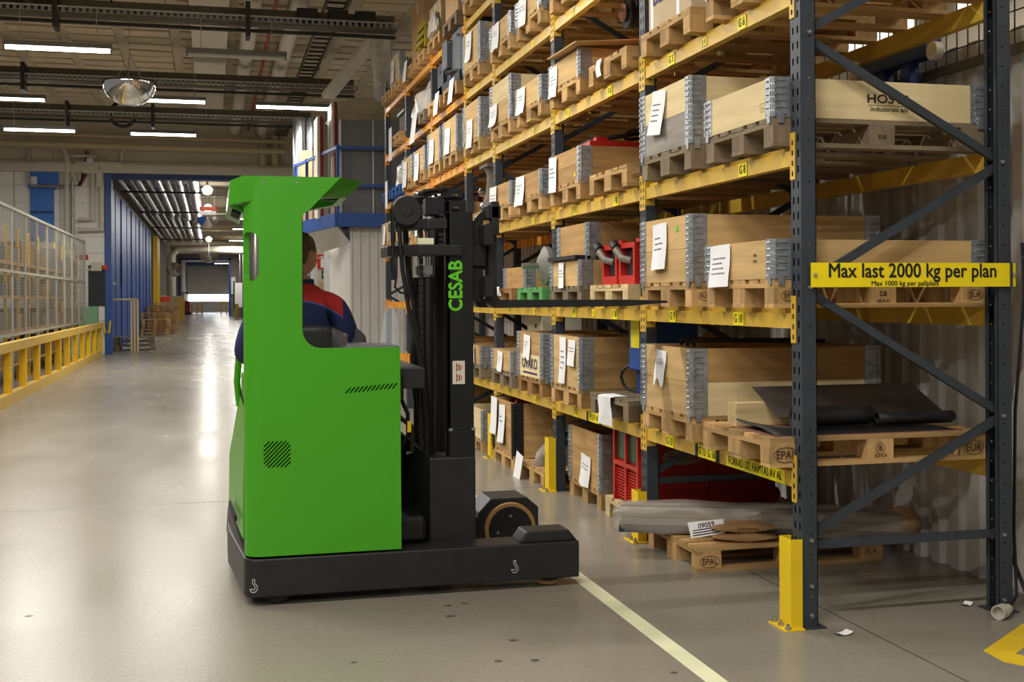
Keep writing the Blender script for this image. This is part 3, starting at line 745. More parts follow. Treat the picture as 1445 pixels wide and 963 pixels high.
# corridor mirrors and hanging warning sign
t = thing('corridor_mirror', 'half-dome mirror hanging in the far corridor under a red sign', 'mirror', (-0.1, 47, 4.35))
q = MB(); q.lathe([(0.0, 0.0)] + [(0.42 * math.sin(a), 0.4 - 0.4 * math.cos(a)) for a in [PI / 2 * k / 10 for k in range(1, 11)]], 28); q.build('dome', 'mirror_dome', t, smooth=True)
q = MB(); q.cyl((0, 0, 0.4), (0, 0, 1.75), 0.01, 5); q.build('hanging_wire', 'steel', t)
t = thing('corridor_mirror', 'smaller half-dome mirror further down the far corridor', 'mirror', (-0.1, 76, 3.85))
q = MB(); q.lathe([(0.0, 0.0)] + [(0.62 * math.sin(a), 0.6 - 0.6 * math.cos(a)) for a in [PI / 2 * k / 10 for k in range(1, 11)]], 28); q.build('dome', 'mirror_dome', t, smooth=True)
q = MB(); q.cyl((0, 0, 0.6), (0, 0, 2.25), 0.012, 5); q.build('hanging_wire', 'steel', t)
t = thing('hanging_sign', 'red and white hanging warning sign in the far corridor', 'sign', (-0.1, 46, 4.78))
boxo('red_field', (0, 0, 0.22), (0.62, 0.03, 0.16), 'orange_red', t); boxo('white_field', (0, 0, 0.06), (0.62, 0.03, 0.14), 'sign_white', t)
for sx in (-0.25, 0.25): boxo('hanging_wire', (sx, 0, 0.81), (0.01, 0.01, 1.02), 'steel', t)
t = thing('wall_mirror', 'round convex mirror on the corridor wall', 'mirror', (-2.4, 83.4, 3.6))
q = MB(); q.lathe([(0, -0.2), (0.3, -0.14), (0.5, 0)], 20, axis='y'); q.build('dome', 'mirror_dome', t, smooth=True)

# ---- white corrugated room with blue deck beyond the rack
def corr_profile(n, pitch, depth):
    pts = []
    for k in range(n):
        x = k * pitch; pts += [(x, 0), (x + pitch * 0.42, 0), (x + pitch * 0.5, -depth), (x + pitch * 0.92, -depth)]
    pts.append((n * pitch, 0)); return pts
BY = 23.0
q = MB(); pts = corr_profile(12, 0.17, 0.035)
for (a, b_), (c, d) in zip(pts, pts[1:]):
    q.add([(2.66 + a, BY + b_, 0), (2.66 + c, BY + d, 0), (2.66 + c, BY + d, 2.98), (2.66 + a, BY + b_, 2.98)], [(0, 1, 2, 3)])
struct(q.build('wall_room_front', 'corrugated'), 'white corrugated wall of the room beyond the rack')
wallbox('wall_room_side', 2.62, 2.66, BY - 0.03, 28.5, 0, 2.98, 'corrugated', 'smooth white side wall of the room beyond the rack')
wallbox('wall_room_core', 2.68, 4.6, BY + 0.05, 28.5, 0, 2.96, 'corrugated', 'inner part of the white room')
t = thing('mezzanine_deck', 'blue steel deck with railing above the white room', 'deck', (1.9, 22.7, 2.98))
boxo('front_edge', (1.9, 0, 0.12), (2.9, 0.1, 0.26), 'blue_paint', t)
q = MB(); q.bar((0.45, 0.0, 0.12), (-0.1, 3.4, 0.12), 0.1, 0.26); q.build('side_edge', 'blue_paint', t)
q = MB(); q.add([(0.45, 0.02, 0.0), (-0.1, 3.4, 0.0), (0.6, 4.6, -0.32), (0.75, 0.32, -0.32)], [(0, 1, 2, 3)]); q.build('soffit', 'corrugated', t)
boxo('deck_plate', (1.9, 1.2, 0.13), (2.9, 2.3, 0.2), 'grey_cabinet', t)
for zz in (0.78, 1.5): boxo('guard_rail', (1.9, -0.02, zz), (2.9, 0.05, 0.06), 'blue_paint', t)
for sx in (0.46, 1.4, 2.4): boxo('rail_post', (sx, -0.02, 0.85), (0.06, 0.06, 1.4), 'blue_paint', t)
for zz in (0.78, 1.5):
    q = MB(); q.bar((0.45, 0.0, zz), (-0.1, 3.4, zz), 0.05, 0.06); q.build('guard_rail', 'blue_paint', t)
for f_ in (0.35, 0.7, 1.0): boxo('rail_post', (0.45 - 0.55 * f_, 3.4 * f_, 0.85), (0.06, 0.06, 1.4), 'blue_paint', t)
t = thing('grey_cabinet', 'tall grey machine cabinet standing on the blue deck', 'cabinet', (2.42, 22.85, 3.21))
for k in range(3): boxo('panel', (0.33 + k * 0.62, 0.5, 0.92), (0.6, 0.95, 1.84), 'grey_cabinet', t)
for k in range(3): boxo('seam_strip', (0.02 + k * 0.62, 0.01, 0.92), (0.03, 0.03, 1.84), 'steel', t)
for k, (x_, y_, h_) in enumerate(((2.1, 24.2, 2.05), (2.36, 23.95, 2.3))):
    t = thing('panel_rack', ('shorter' if k == 0 else 'taller') + ' white panel with red edge on the blue deck', 'panel', (x_, y_, 3.19))
    boxo('sheet', (0, 0, h_ / 2), (0.05, 0.8, h_), 'duct_white', t); boxo('edge', (0.05, -0.38, h_ / 2), (0.05, 0.06, h_), 'red_dark', t); boxo('back', (0.09, 0.1, h_ / 2), (0.05, 0.5, h_), 'board_black', t)
tag(boxo('cardboard_sheet', (2.05, 26.3, 4.0), (0.25, 0.05, 1.7), 'carton'), 'upright cardboard sheet behind the white panels', 'sheet')
for k, (x_, r_) in enumerate(((2.02, 0.18), (2.27, 0.12))):
    q = MB(); q.tube([(x_, 27.6, z_ * 0.12) for z_ in range(6, 49)], [r_ * (1 + 0.05 * (z_ % 2)) for z_ in range(6, 49)], 14)
    tag(q.build('spiral_duct', 'alu_duct', smooth=True), ('thick' if k == 0 else 'slim') + ' silver spiral duct rising beside the deck', 'duct')
# fire signs and items under the deck
wallbox('wall_store', 2.45, 3.2, 30.03, 30.12, 0, 3.0, 'wall_cream', 'cream board wall carrying the fire signs')
t = thing('fire_sign', 'red fire extinguisher sign under the blue deck', 'sign', (2.72, 30, 2.34))
boxo('plate', (0, 0, 0.18), (0.34, 0.02, 0.36), 'sign_red', t)
q = MB(); q.prism([(-0.04, 0.03), (0.05, 0.03), (0.05, 0.24), (0.02, 0.28), (-0.01, 0.28), (-0.04, 0.24)], -0.016, -0.012, 'xz'); q.prism([(-0.08, 0.27), (-0.06, 0.31), (0.03, 0.32), (0.03, 0.3), (-0.05, 0.285), (-0.065, 0.25)], -0.016, -0.012, 'xz')
q.build('extinguisher_symbol', 'sign_white', t)
t = thing('first_aid_sign', 'green first aid sign with white cross', 'sign', (2.8, 30, 2.1))
boxo('plate', (0, 0, 0.1), (0.2, 0.02, 0.2), 'sign_green', t); boxo('cross_bar', (0, -0.012, 0.1), (0.12, 0.005, 0.04), 'sign_white', t); boxo('cross_bar', (0, -0.013, 0.1), (0.04, 0.005, 0.12), 'sign_white', t)
t = thing('store_cabinet', 'beige cabinet below the fire sign', 'cabinet', (2.62, 29.6, 0))
boxo('body', (0, 0, 1.0), (0.3, 0.5, 2.0), 'carton_pale', t); boxo('door', (-0.1, -0.26, 1.0), (0.25, 0.02, 1.8), 'pipe_cream', t)

# ---- corrugated partition behind the rack, mesh on top, hall beyond
q = MB(); pts = corr_profile(82, 0.19, 0.035)
for (a, b_), (c, d) in zip(pts, pts[1:]):
    q.add([(4.2 - b_, 2.4 + a, 0), (4.2 - d, 2.4 + c, 0), (4.2 - d, 2.4 + c, 3.04), (4.2 - b_, 2.4 + a, 3.04)], [(0, 1, 2, 3)])
struct(q.build('wall_partition', 'corrugated'), 'white corrugated partition wall behind the rack')
t = thing('mesh_guard', 'dark wire mesh guard on top of the corrugated partition', 'mesh guard', (4.13, 3.0, 2.9))
q = MB()
for k in range(116): q.box(-0.003, 0.003, k * 0.1, k * 0.1 + 0.006, 0, 1.35)
for k in range(14): q.box(-0.006, 0.0, 0, 11.6, k * 0.1, k * 0.1 + 0.006)
o = q.build('wire_mesh', 'tray_dark', t); o['kind'] = 'stuff'
boxo('lower_rail', (0, 5.8, 0), (0.04, 11.6, 0.05), 'tray', t); boxo('upper_rail', (0, 5.8, 1.36), (0.04, 11.6, 0.05), 'tray', t)
for k in range(8): boxo('post', (0.0, 0.4 + k * 1.55, 0.66), (0.04, 0.05, 1.38), 'tray', t)
wr = wallbox('wall_right', 9.5, 9.8, -9, 36.4, 0, CZ, 'wall_cream', 'pale wall of the neighbouring hall behind the partition')
for k in range(6):
    y_ = 6 + k * 3.2
    o = struct(bpy.data.objects.new('window_' + str(k + 1), None), 'bright high window in the hall beyond'); COL.objects.link(o); o.location = (9.45, y_, 5.3)
    for j in range(2):
        for i in range(3): boxo('pane', (0, -0.75 + i * 0.75, 0.35 + j * 0.72), (0.02, 0.7, 0.66), 'window_light', o)
    boxo('frame', (0.03, 0, 0.7), (0.03, 2.4, 1.6), 'duct_white', o)
for y in (4.0, 12.0):
    lamp(6.8, y, 5.6, True, 'lit fluorescent lamp in the hall behind the partition', wires=False)
t = thing('blue_trolley', 'blue steel trolley frame with white wheels behind the rack', 'trolley', (4.03, 6.35, 2.5))
q = MB(); q.bar((0, -0.37, 0.53), (0, 0.36, 0.53), 0.1, 0.11); q.build('cross_beam', 'blue_deep', t)
for sy in (-0.13, 0.14): boxo('upright', (0, sy, 0.25), (0.06, 0.1, 0.5), 'blue_deep', t)
for sy in (-0.43, 0.42):
    q = MB(); q.lathe([(0.0, -0.03), (0.03, -0.03), (0.052, -0.025), (0.055, 0), (0.052, 0.025), (0, 0.03)], 18, axis='x', origin=(-0.03, sy, 0.49)); q.build('wheel', 'duct_white', t, smooth=True)
boxo('foot_beam', (0, 0.03, 0.03), (0.08, 0.9, 0.06), 'blue_deep', t)

# ================================================================== PALLET RACK
LV = [0.0, 0.765, 1.54, 2.335, 3.12, 3.89, 4.67]
YC = [5.16, 7.25, 9.34, 11.43, 12.80, 14.87, 16.94, 19.0]
XF, XR = 2.75, 3.835           # front face of the front uprights, front face of the rear uprights
PH = 5.15
BAYW = ['first bay', 'second bay', 'third bay', 'narrow fourth bay', 'fifth bay', 'sixth bay', 'last bay']
LVW = ['floor level', 'first beam level', 'second beam level', 'third beam level', 'fourth beam level', 'fifth beam level', 'top beam level']

def upright_mesh():
    q = MB()
    ys = [0, 0.02, 0.034, 0.066, 0.08, 0.1]; hz = 0.075
    n = int(PH / hz)
    for k in range(n):                                   # slotted front face
        z0 = k * hz
        for i in range(5):
            if i in (1, 3):
                for a, b_ in ((z0, z0 + 0.02), (z0 + 0.055, z0 + hz)): q.add([(0, ys[i], a), (0, ys[i + 1], a), (0, ys[i + 1], b_), (0, ys[i], b_)], [(0, 1, 2, 3)])
            else: q.add([(0, ys[i], z0), (0, ys[i + 1], z0), (0, ys[i + 1], z0 + hz), (0, ys[i], z0 + hz)], [(0, 1, 2, 3)])
    top = n * hz
    for y_, sg in ((0, 1), (0.1, -1)):                   # punched side flanges
        xs = [0, 0.041, 0.049, 0.08]; k = 0
        while k * 0.1 < top - 0.1:
            z0 = k * 0.1
            q.add([(0, y_, z0), (xs[1], y_, z0), (xs[1], y_, z0 + 0.1), (0, y_, z0 + 0.1)], [(0, 1, 2, 3)])
            q.add([(xs[2], y_, z0), (xs[3], y_, z0), (xs[3], y_, z0 + 0.1), (xs[2], y_, z0 + 0.1)], [(0, 1, 2, 3)])
            q.add([(xs[1], y_, z0), (xs[2], y_, z0), (xs[2], y_, z0 + 0.046), (xs[1], y_, z0 + 0.046)], [(0, 1, 2, 3)])
            q.add([(xs[1], y_, z0 + 0.054), (xs[2], y_, z0 + 0.054), (xs[2], y_, z0 + 0.1), (xs[1], y_, z0 + 0.1)], [(0, 1, 2, 3)])
            k += 1
        q.box(0.076, 0.08, min(y_, y_ + sg * 0.025), max(y_, y_ + sg * 0.025), 0, top)
    q.box(0.03, 0.034, 0.004, 0.096, 0, top, 1)          # near-black sheet standing in for the shade inside the open post
    q.box(-0.02, 0.11, -0.03, 0.13, 0, 0.006)            # base plate
    return q.mesh('upright', ['upright', 'hole'])
UP = upright_mesh()
rack = thing('pallet_rack', 'tall pallet rack with dark uprights and yellow beams along the aisle', 'pallet rack', (0, 0, 0))
bolt_me = MB().lathe([(0, -0.014), (0.008, -0.012), (0.011, 0)], 10, axis='y').mesh('bolt', ['steel'])
FN, RN = [0.42, 1.64, 2.87, 4.09], [0.99, 2.27, 3.49, 4.7]
def brace_mesh(p, q_):
    m_ = MB(); p, q_ = Vector(p), Vector(q_); d = (q_ - p).normalized(); u = Vector((0, 1, 0)); a = d.cross(u).normalized()
    m_.bar(p + u * 0.002, q_ + u * 0.002, 0.04, 0.004, up=u)
    for s in (-1, 1): m_.bar(p + a * s * 0.019 + u * 0.014, q_ + a * s * 0.019 + u * 0.014, 0.003, 0.026, up=u)
    return m_
BR = [brace_mesh((0, 0, 0), (XR - XF - 0.04, 0, 0)).mesh('frame_brace', ['upright'])]
zig = []
for k in range(4):
    zig.append(((XF + 0.06, FN[k] + 0.02), (XR + 0.03, RN[k] - 0.02)))
    if k < 3: zig.append(((XR + 0.03, RN[k] + 0.02), (XF + 0.06, FN[k + 1] - 0.02)))
BRM = []
for (a, b_) in zig: BRM.append(brace_mesh((a[0], 0, a[1]), (b_[0], 0, b_[1])).mesh('frame_brace', ['upright']))
for k, y in enumerate(YC):
    put('upright', UP, rack, (XF, y, 0))
    o = put('upright', UP, rack, (XR + 0.08, y + 0.1, 0), (0, 0, PI))
    for me in BRM: put('frame_brace', me, rack, (0, y + 0.035, 0))
    put('frame_brace', BR[0], rack, (XF + 0.06, y + 0.035, 0.39))
    if k == 0:
        for z_ in FN[:3] + [0.2, 0.06]: put('bolt', bolt_me, rack, (XF + 0.045, y, z_ if z_ > 0.3 else z_))
        for z_ in RN[:2] + [0.39, 0.06]: put('bolt', bolt_me, rack, (XR + 0.03, y, z_))

def beam_profile(Lb, m):
    q = MB(); q.prism([(0, 0), (0.05, 0), (0.05, 0.1), (0.022, 0.1), (0.022, 0.075), (0, 0.075)], 0, Lb, 'xz')
    # prism extrudes along y
    return q.mesh('beam', [m])
_bp = {}
def connector(y_side, m):
    q = MB()
    q.box(-0.007, -0.003, 0.0, 0.048, -0.13, 0.1)                      # plate on the slotted face
    q.box(-0.005, 0.06, -0.004, 0.0, -0.1, 0.07)                        # plate on the flange
    for z_ in (-0.1, -0.05, 0.0, 0.05): q.box(-0.0085, -0.0065, 0.02, 0.032, z_ - 0.012, z_ + 0.012, 1)
    q.lathe([(0, -0.0055), (0.009, -0.0055), (0.009, -0.003)], 8, 1, (0.03, 0, -0.06), 'y')
    if y_side < 0: q.v = [(x, -y, z) for x, y, z in q.v]
    return q.mesh('end_connector', [m, 'hole'])
CON = {(s, m): connector(s, m) for s in (1, -1) for m in ('beam_yellow', 'beam_orange')}
TAGS = {}
def level_tag(parent, text, y, z, w, h, bars=False, size=None, x=-0.0035, stretch=1.0):
    q = MB(); q.box(x - 0.001, x + 0.0015, -w / 2, w / 2, -h / 2, h / 2)
    if bars:
        for k in (-0.25, 0.2): q.box(x - 0.002, x - 0.001, k * w, k * w + 0.1 * w, -0.3 * h, 0.3 * h, 1)
    else:
        vs, fs = text_geo(text, size or h * 0.9, 0, 0.006, sx=0.78 * stretch)
        q.add(frame_pts(vs, (x - 0.0022, 0, 0), (0, -1, 0), (0, 0, 1)), fs, 1)
    return q.build('level_tag', ['tag_yellow', 'black_ink'], parent, (0, y, z))
tag_list = {(4, 0): [('G 5', .77), ('··', .52), ('G 6', .27)], (3, 0): [('G 8', .27)], (2, 0): [('G 9', .77), ('G 10', .3)], (1, 0): [('G 13', .8)],
            (4, 1): [('F 5', .82), ('F 6', .3)], (3, 1): [('F 7', .72), ('F 8', .24)], (2, 1): [('F 9', .74), ('··', .5), ('F 10', .26)], (1, 1): [('F 11', .72), ('··', .22)]}
for bay in range(7):
    y0, y1 = YC[bay] + 0.1, YC[bay + 1]; Lb = round(y1 - y0, 3)
    m = 'beam_yellow' if bay < 4 else 'beam_orange'
    if (Lb, m) not in _bp: _bp[(Lb, m)] = beam_profile(Lb, m)
    for lv in range(1, 7):
        o = put('beam', _bp[(Lb, m)], rack, (XF + 0.002, y0, LV[lv] - 0.1))
        put('end_connector', CON[(-1, m)], o, (0, 0, 0.06)); put('end_connector', CON[(1, m)], o, (0, Lb, 0.06))
        r_ = put('beam', _bp[(Lb, m)], rack, (XR + 0.078, y1, LV[lv] - 0.1), (0, 0, PI))
        tl = tag_list.get((lv, bay))
        if tl:
            for tx, fr in tl:
                if tx == '··': level_tag(o, '', Lb * fr, 0.04, 0.07, 0.045, True)
                else: level_tag(o, tx, Lb * fr, 0.038, 0.1 if len(tx) < 4 else 0.125, 0.072)
        elif lv >= 2 or bay in (2, 3):
            for fr in ((0.28, 0.74) if bay != 3 else (0.5,)): level_tag(o, '', Lb * fr, 0.036, 0.07, 0.05, True)
        if (lv, bay) == (1, 0):
            level_tag(o, '▐ G 15  G 16 ▌'.replace('▐', '').replace('▌', ''), Lb * 0.515, 0.038, 0.26, 0.072)
            for s_ in (-1, 1): boxo('level_tag', (-0.005, Lb * 0.515 + s_ * 0.145, 0.038), (0.002, 0.04, 0.072), 'black_ink', o)
            level_tag(o, 'FÖRRÅD UT, HÄMTAS AV AL', Lb * 0.21, 0.036, 0.68, 0.068, size=0.062)
        if (lv, bay) == (1, 1):
            level_tag(o, 'F 13 F 14', Lb * 0.5, 0.038, 0.26, 0.072)
            for s_ in (-1, 1): boxo('level_tag', (-0.005, Lb * 0.5 + s_ * 0.15, 0.038), (0.002, 0.04, 0.072), 'black_ink', o)
# load sign on the end frame
sg = boxo('load_sign', ((2.79 + 3.925) / 2, YC[0] - 0.02, 1.70), (1.135, 0.004, 0.118), 'sign_yellow', rack); sg['label'] = 'yellow load sign bolted across the end frame'
vs, fs = text_geo('Max last 2000 kg per plan', 0.098, 0, 0.018, sx=0.94, spacing=1.0)
wd = max(v[0] for v in vs) - min(v[0] for v in vs); vs = [(v[0] * 0.93 / wd, v[1], v[2]) for v in vs]
q = MB(); q.add(frame_pts(vs, (-0.01, -0.0035, 0.018), (1, 0, 0), (0, 0, 1)), fs)
vs, fs = text_geo('Max 1000 kg per pallplats', 0.034, 0, 0.012)
wd = max(v[0] for v in vs) - min(v[0] for v in vs); vs = [(v[0] * 0.37 / wd, v[1], v[2]) for v in vs]
q.add(frame_pts(vs, (-0.06, -0.0035, -0.042), (1, 0, 0), (0, 0, 1)), fs)
q.build('lettering', 'black_ink', sg)
for x_ in (2.81, 3.91): put('bolt', bolt_me, sg, (x_ - (2.79 + 3.925) / 2, -0.002, 0))
boxo('sign_strap', (3.897 - (2.79 + 3.925) / 2, -0.006, -0.005), (0.012, 0.006, 0.135), 'upright', sg)

# yellow upright protectors
def guard(k, h, label):
    t = thing('upright_protector', label, 'upright protector', (2.682, YC[k] - 0.008, 0), group='yellow upright protectors')
    q = MB(); q.prism([(0, 0), (0.062, 0), (0.062, 0.005), (0.006, 0.005), (0.006, 0.113), (0.062, 0.113), (0.062, 0.118), (0, 0.118)], 0.008, h, 'xy')
    q.build('shield', 'guard_yellow', t)
    q = MB(); q.box(-0.045, 0.06, -0.03, 0.148, 0, 0.008); q.build('foot_plate', 'guard_yellow', t)
    for bx, by in ((-0.022, -0.012), (-0.022, 0.13), (-0.022, 0.06)):
        q = MB(); q.lathe([(0.016, 0.008), (0.016, 0.018), (0.008, 0.02), (0.008, 0.035), (0, 0.036)], 8, origin=(bx, by, 0)); q.build('anchor_bolt', 'steel', t)
guard(0, 0.43, 'yellow upright protector at the end frame below the load sign')
guard(1, 0.33, 'yellow upright protector beside the wrapped profiles, second from the end frame')
guard(2, 0.44, 'yellow upright protector beside the tarpaulin pallet, third from the end frame')
guard(3, 0.44, 'slim far yellow upright protector beyond the box with black hinges')

# ------------------------------------------------------------------ pallets and collars
TB = ((-0.3275, 0.145), (-0.1635, 0.1), (0, 0.145), (0.1635, 0.1), (0.3275, 0.145))
_pm = {}
def pallet(label, x, y, z, w='pallet', detail=True, rz=0.0, group='pallets on the rack'):
    t = thing('wooden_pallet', label, 'pallet', (x, y, z), rz, group)
    if not detail:
        if w not in _pm:
            q = MB()
            for yy, ww in TB: q.box(0, 1.2, yy - ww / 2, yy + ww / 2, 0.122, 0.144)
            for xx in (0.0725, 0.6, 1.1275): q.box(xx - 0.0725, xx + 0.0725, -0.4, 0.4, 0.1, 0.122)
            for xx in (0.0725, 0.6, 1.1275):
                for yy, ww in ((-0.35, 0.1), (0, 0.145), (0.35, 0.1)): q.box(xx - 0.0725, xx + 0.0725, yy - ww / 2, yy + ww / 2, 0.022, 0.1)
            for yy, ww in ((-0.35, 0.1), (0, 0.145), (0.35, 0.1)): q.box(0, 1.2, yy - ww / 2, yy + ww / 2, 0, 0.022)
            _pm[w] = q.mesh('pallet_frame', [w + '_x'])
        put('pallet_frame', _pm[w], t); return t
    for yy, ww in TB: boxo('top_board', (0.6 + random.uniform(-.004, .004), yy, 0.133), (1.2, ww, 0.022), w + '_x', t)
    for xx in (0.0725, 0.6, 1.1275):
        boxo('stringer_board', (xx, 0, 0.111), (0.145, 0.8, 0.022), w + '_y', t)
        for yy, ww in ((-0.35, 0.1), (0, 0.145), (0.35, 0.1)):
            boxo('block', (xx + random.uniform(-.003, .003), yy, 0.061), (0.145, ww, 0.078), w + '_z', t)
    for yy, ww in ((-0.35, 0.1), (0, 0.145), (0.35, 0.1)): boxo('bottom_board', (0.6, yy, 0.011), (1.2, ww, 0.022), w + '_x', t)
    return t
def stamp(t, text, x, side='side', size=0.04, oval=True, y=-0.402, z=0.06, small=None):
    q = MB(); vs, fs = text_geo(text, size, 0, 0.006, sx=0.9)
    U = (1, 0, 0) if side == 'side' else (0, -1, 0)
    O = (x, y, z) if side == 'side' else (-0.003, x, z)
    q.add(frame_pts(vs, O, U, (0, 0, 1)), fs)
    if oval:
        wd = max(v[0] for v in vs) - min(v[0] for v in vs)
        vs, fs = ellipse_ring(wd / 2 + 0.014, size * 0.62 + 0.004, 0.003); q.add(frame_pts(vs, O, U, (0, 0, 1)), fs)
    if small:
        vs, fs = text_geo(small, 0.022, 0, 0.004); q.add(frame_pts(vs, (O[0], O[1], O[2] - 0.036), U, (0, 0, 1)), fs)
    q.build('stamp', 'stamp', t)
def hinge_mesh(sx, sy, m, h):
    q = MB()
    q.box(-0.004, 0.0, 0.012, 0.075, -0.002, h + 0.002); q.box(0.012, 0.095, -0.004, 0.0, -0.002, h + 0.002)
    q.tube([(-0.003, 0.006, 0), (-0.003, 0.006, h)], 0.0075, 6); q.tube([(0.006, -0.003, 0), (0.006, -0.003, h)], 0.0075, 6)
    for k in range(6):
        z = h * (0.08 + 0.168 * k)
        q.tube([(-0.004, 0.014, z), (-0.004, 0.058, z)], 0.006, 6); q.tube([(0.014, -0.004, z), (0.068, -0.004, z)], 0.006, 6)
        q.box(-0.0145, -0.004, 0.0, 0.012, z - 0.011, z + 0.011); q.box(0.0, 0.012, -0.0145, -0.004, z - 0.011, z + 0.011)
    q.box(-0.01, -0.004, 0.015, 0.045, -0.03, 0.03); q.box(0.02, 0.055, -0.01, -0.004, -0.03, 0.03)
    q.v = [(x * sx, y * sy, z) for x, y, z in q.v]
    return q.mesh('corner_hinge', [m])
_hm = {}
def collar(label, x, y, z, tone='tan', hinge='galvanised', h=0.195, split=False, group='pallet collars on the rack', front=None, L=1.2):
    t = thing('pallet_collar', label, 'pallet collar', (x, y, z), 0, group)
    f = front or tone
    if split:
        for k in (0, 1): boxo('board', (0.01, 0, h * (0.25 + 0.5 * k)), (0.02, 0.78, h * 0.5 - 0.002), f + '_y', t)
    else: boxo('board', (0.01, 0, h / 2), (0.02, 0.78, h - 0.002), f + '_y', t)
    boxo('board', (L - 0.01, 0, h / 2), (0.02, 0.78, h - 0.002), tone + '_y', t)
    for s in (-1, 1): boxo('board', (L / 2, s * 0.39, h / 2), (L - 0.02, 0.02, h - 0.002), tone + '_x', t)
    for sx, xx in ((1, 0), (-1, L)):
        for sy in (1, -1):
            k = (sx, sy, hinge, h)
            if k not in _hm: _hm[k] = hinge_mesh(sx, sy, hinge, h)
            put('corner_hinge', _hm[k], t, (xx, -0.4 * sy, 0))
    return t
def paper(parent, y, ztop, w=0.21, h=0.29, tilt=0.0, curl=0.02, lines=4, x=-0.012, m='paper', ragged=0.0, seed=0, label='white paper sheet'):
    rn = random.Random(seed + int(y * 977) + int(ztop * 131))
    ph = rn.uniform(0, 6)
    if parent.location.y > 9.4: w *= 1.22
    def fn(u, v):
        yy = (0.5 - u) * w + 0.012 * math.sin(v * 5 + ph) * v; zz = -v * h + ragged * math.sin(u * 9 + ph) * v
        xx = -curl * v * v * (0.4 + 0.6 * math.sin(u * 3.1 + ph) ** 2) - 0.004 * math.sin(u * 7 + ph)
        return (xx, yy * math.cos(tilt) - zz * math.sin(tilt), yy * math.sin(tilt) + zz * math.cos(tilt))
    q = MB(); q.grid(fn, 7, 9)
    o = q.build('paper_label', m, parent, (x, y, ztop), smooth=True); o['label'] = label
    if lines:
        q = MB()
        for k in range(lines):
            v0 = 0.3 + k * 0.12; u = 0.14; end = rn.uniform(0.55, 0.85)
            while u < end:
                du = rn.uniform(0.04, 0.12)
                P = [fn(u, v0), fn(u + du, v0), fn(u + du, v0 + 0.028), fn(u, v0 + 0.028)]
                q.add([(p[0] - 0.002, p[1], p[2]) for p in P], [(0, 1, 2, 3)]); u += du + 0.025
        q.build('print', 'ink', o)['kind'] = 'stuff'
    return o

def ypos(bay, half):
    if bay == 3: return (YC[3] + 0.1 + YC[4]) / 2
    return YC[bay] + 0.53 if half == 'near' else YC[bay + 1] - 0.54
def where(bay, half, lv):
    hw = '' if bay == 3 else ('near half of ' if half == 'near' else 'far half of ')
    return hw + BAYW[bay] + ', ' + LVW[lv]
def PAL(bay, half, lv, w='pallet', x=2.67, dz=0.0, detail=None, look=None, dy=0.0, rz=0.0):
    look = look or {'pallet': 'wooden pallet', 'brownpallet': 'brown worn pallet', 'greypallet': 'grey weathered pallet', 'palepallet': 'pale new pallet', 'greenpallet': 'green painted pallet', 'bluepallet': 'blue painted pallet'}[w]
    return pallet(look + ' in ' + where(bay, half, lv), x, ypos(bay, half) + dy, LV[lv] + dz, w, bay < 4 if detail is None else detail, rz)
def COLL(bay, half, lv, n=0, tone='tan', look='', x=2.67, dy=0.0, dz=0.0, count=1, **kw):
    tonew = {'tan': 'tan', 'light': 'pale new', 'brown': 'brown', 'weathered': 'grey weathered'}[tone]
    pos = '' if count == 1 else ('lower ' if n == 0 else 'upper ')
    return collar((pos + tonew + ' pallet collar ' + look).strip() + ' in ' + where(bay, half, lv), x, ypos(bay, half) + dy, LV[lv] + 0.144 + n * 0.195 + dz, tone, **kw)

def carton(label, x0, x1, y0, y1, z, h, m='carton', tape='paper', cat='carton', text=None, group=None):
    t = thing('carton', label, cat, ((x0 + x1) / 2, (y0 + y1) / 2, z), 0, group)
    dx, dy = x1 - x0, y1 - y0
    boxo('box_body', (0, 0, h / 2), (dx, dy, h), m, t, bevel=0.004)
    boxo('tape', (0, 0, h + 0.0005), (dx * 0.99, 0.05, 0.001), tape, t)
    boxo('tape', (-dx / 2 - 0.0005, 0, h * 0.9), (0.001, 0.05, h * 0.18), tape, t)
    return t

# ---- first bay
# fourth level
PAL(0, 'far', 4); PAL(0, 'near', 4)
t = carton('beige carton with blue lettering in far half of first bay', 2.69, 3.8, 6.34, 7.02, LV[4] + 0.144, 0.42, 'carton_pale')
vs, fs = text_geo('BEN', 0.16, 0, 0.012); q = MB(); q.add(frame_pts(vs, (-0.558, 0.12, 0.2), (0, -1, 0), (0, 0, 1)), fs); q.build('lettering', 'navy_ink', t)
for yy in (0.28, -0.14): boxo('side_tape', (-0.5555, yy, 0.2), (0.001, 0.045, 0.4), 'paper', t)
COLL(0, 'near', 4, 0, 'brown', 'over a pallet')
# third level
PAL(0, 'far', 3, 'greypallet')
COLL(0, 'far', 3, 0, 'weathered', count=2)
c = COLL(0, 'far', 3, 1, 'light', 'with paper', count=2); c.children[0].name = c.children[0].name
paper(c, 0.07, 0.185, 0.22, 0.27, 0.1, 0.03, 4, seed=3)
p = PAL(0, 'near', 3, 'greypallet'); stamp(p, 'EUR', 0.6, oval=False, size=0.03)
c = COLL(0, 'near', 3, 0, 'light', 'lettered HOSTA')
vs, fs = text_geo('HOSTA', 0.062, 0, 0.02, sx=1.25); q = MB(); q.add(frame_pts(vs, (0.64, -0.4015, 0.105), (1, 0, 0), (0, 0, 1)), fs)
vs, fs = text_geo('industries a/s', 0.034, 0, 0.008, sx=1.2); q.add(frame_pts(vs, (0.64, -0.4015, 0.055), (1, 0, 0), (0, 0, 1)), fs)
q.box(0.52, 0.76, -0.4018, -0.4012, 0.073, 0.075)
q.build('lettering', 'black_ink', c)
q = MB(); vs, fs = text_geo('IS', 0.02, 0, 0); q.add(frame_pts(vs, (-0.002, -0.29, 0.055), (0, -1, 0), (0, 0, 1)), fs)
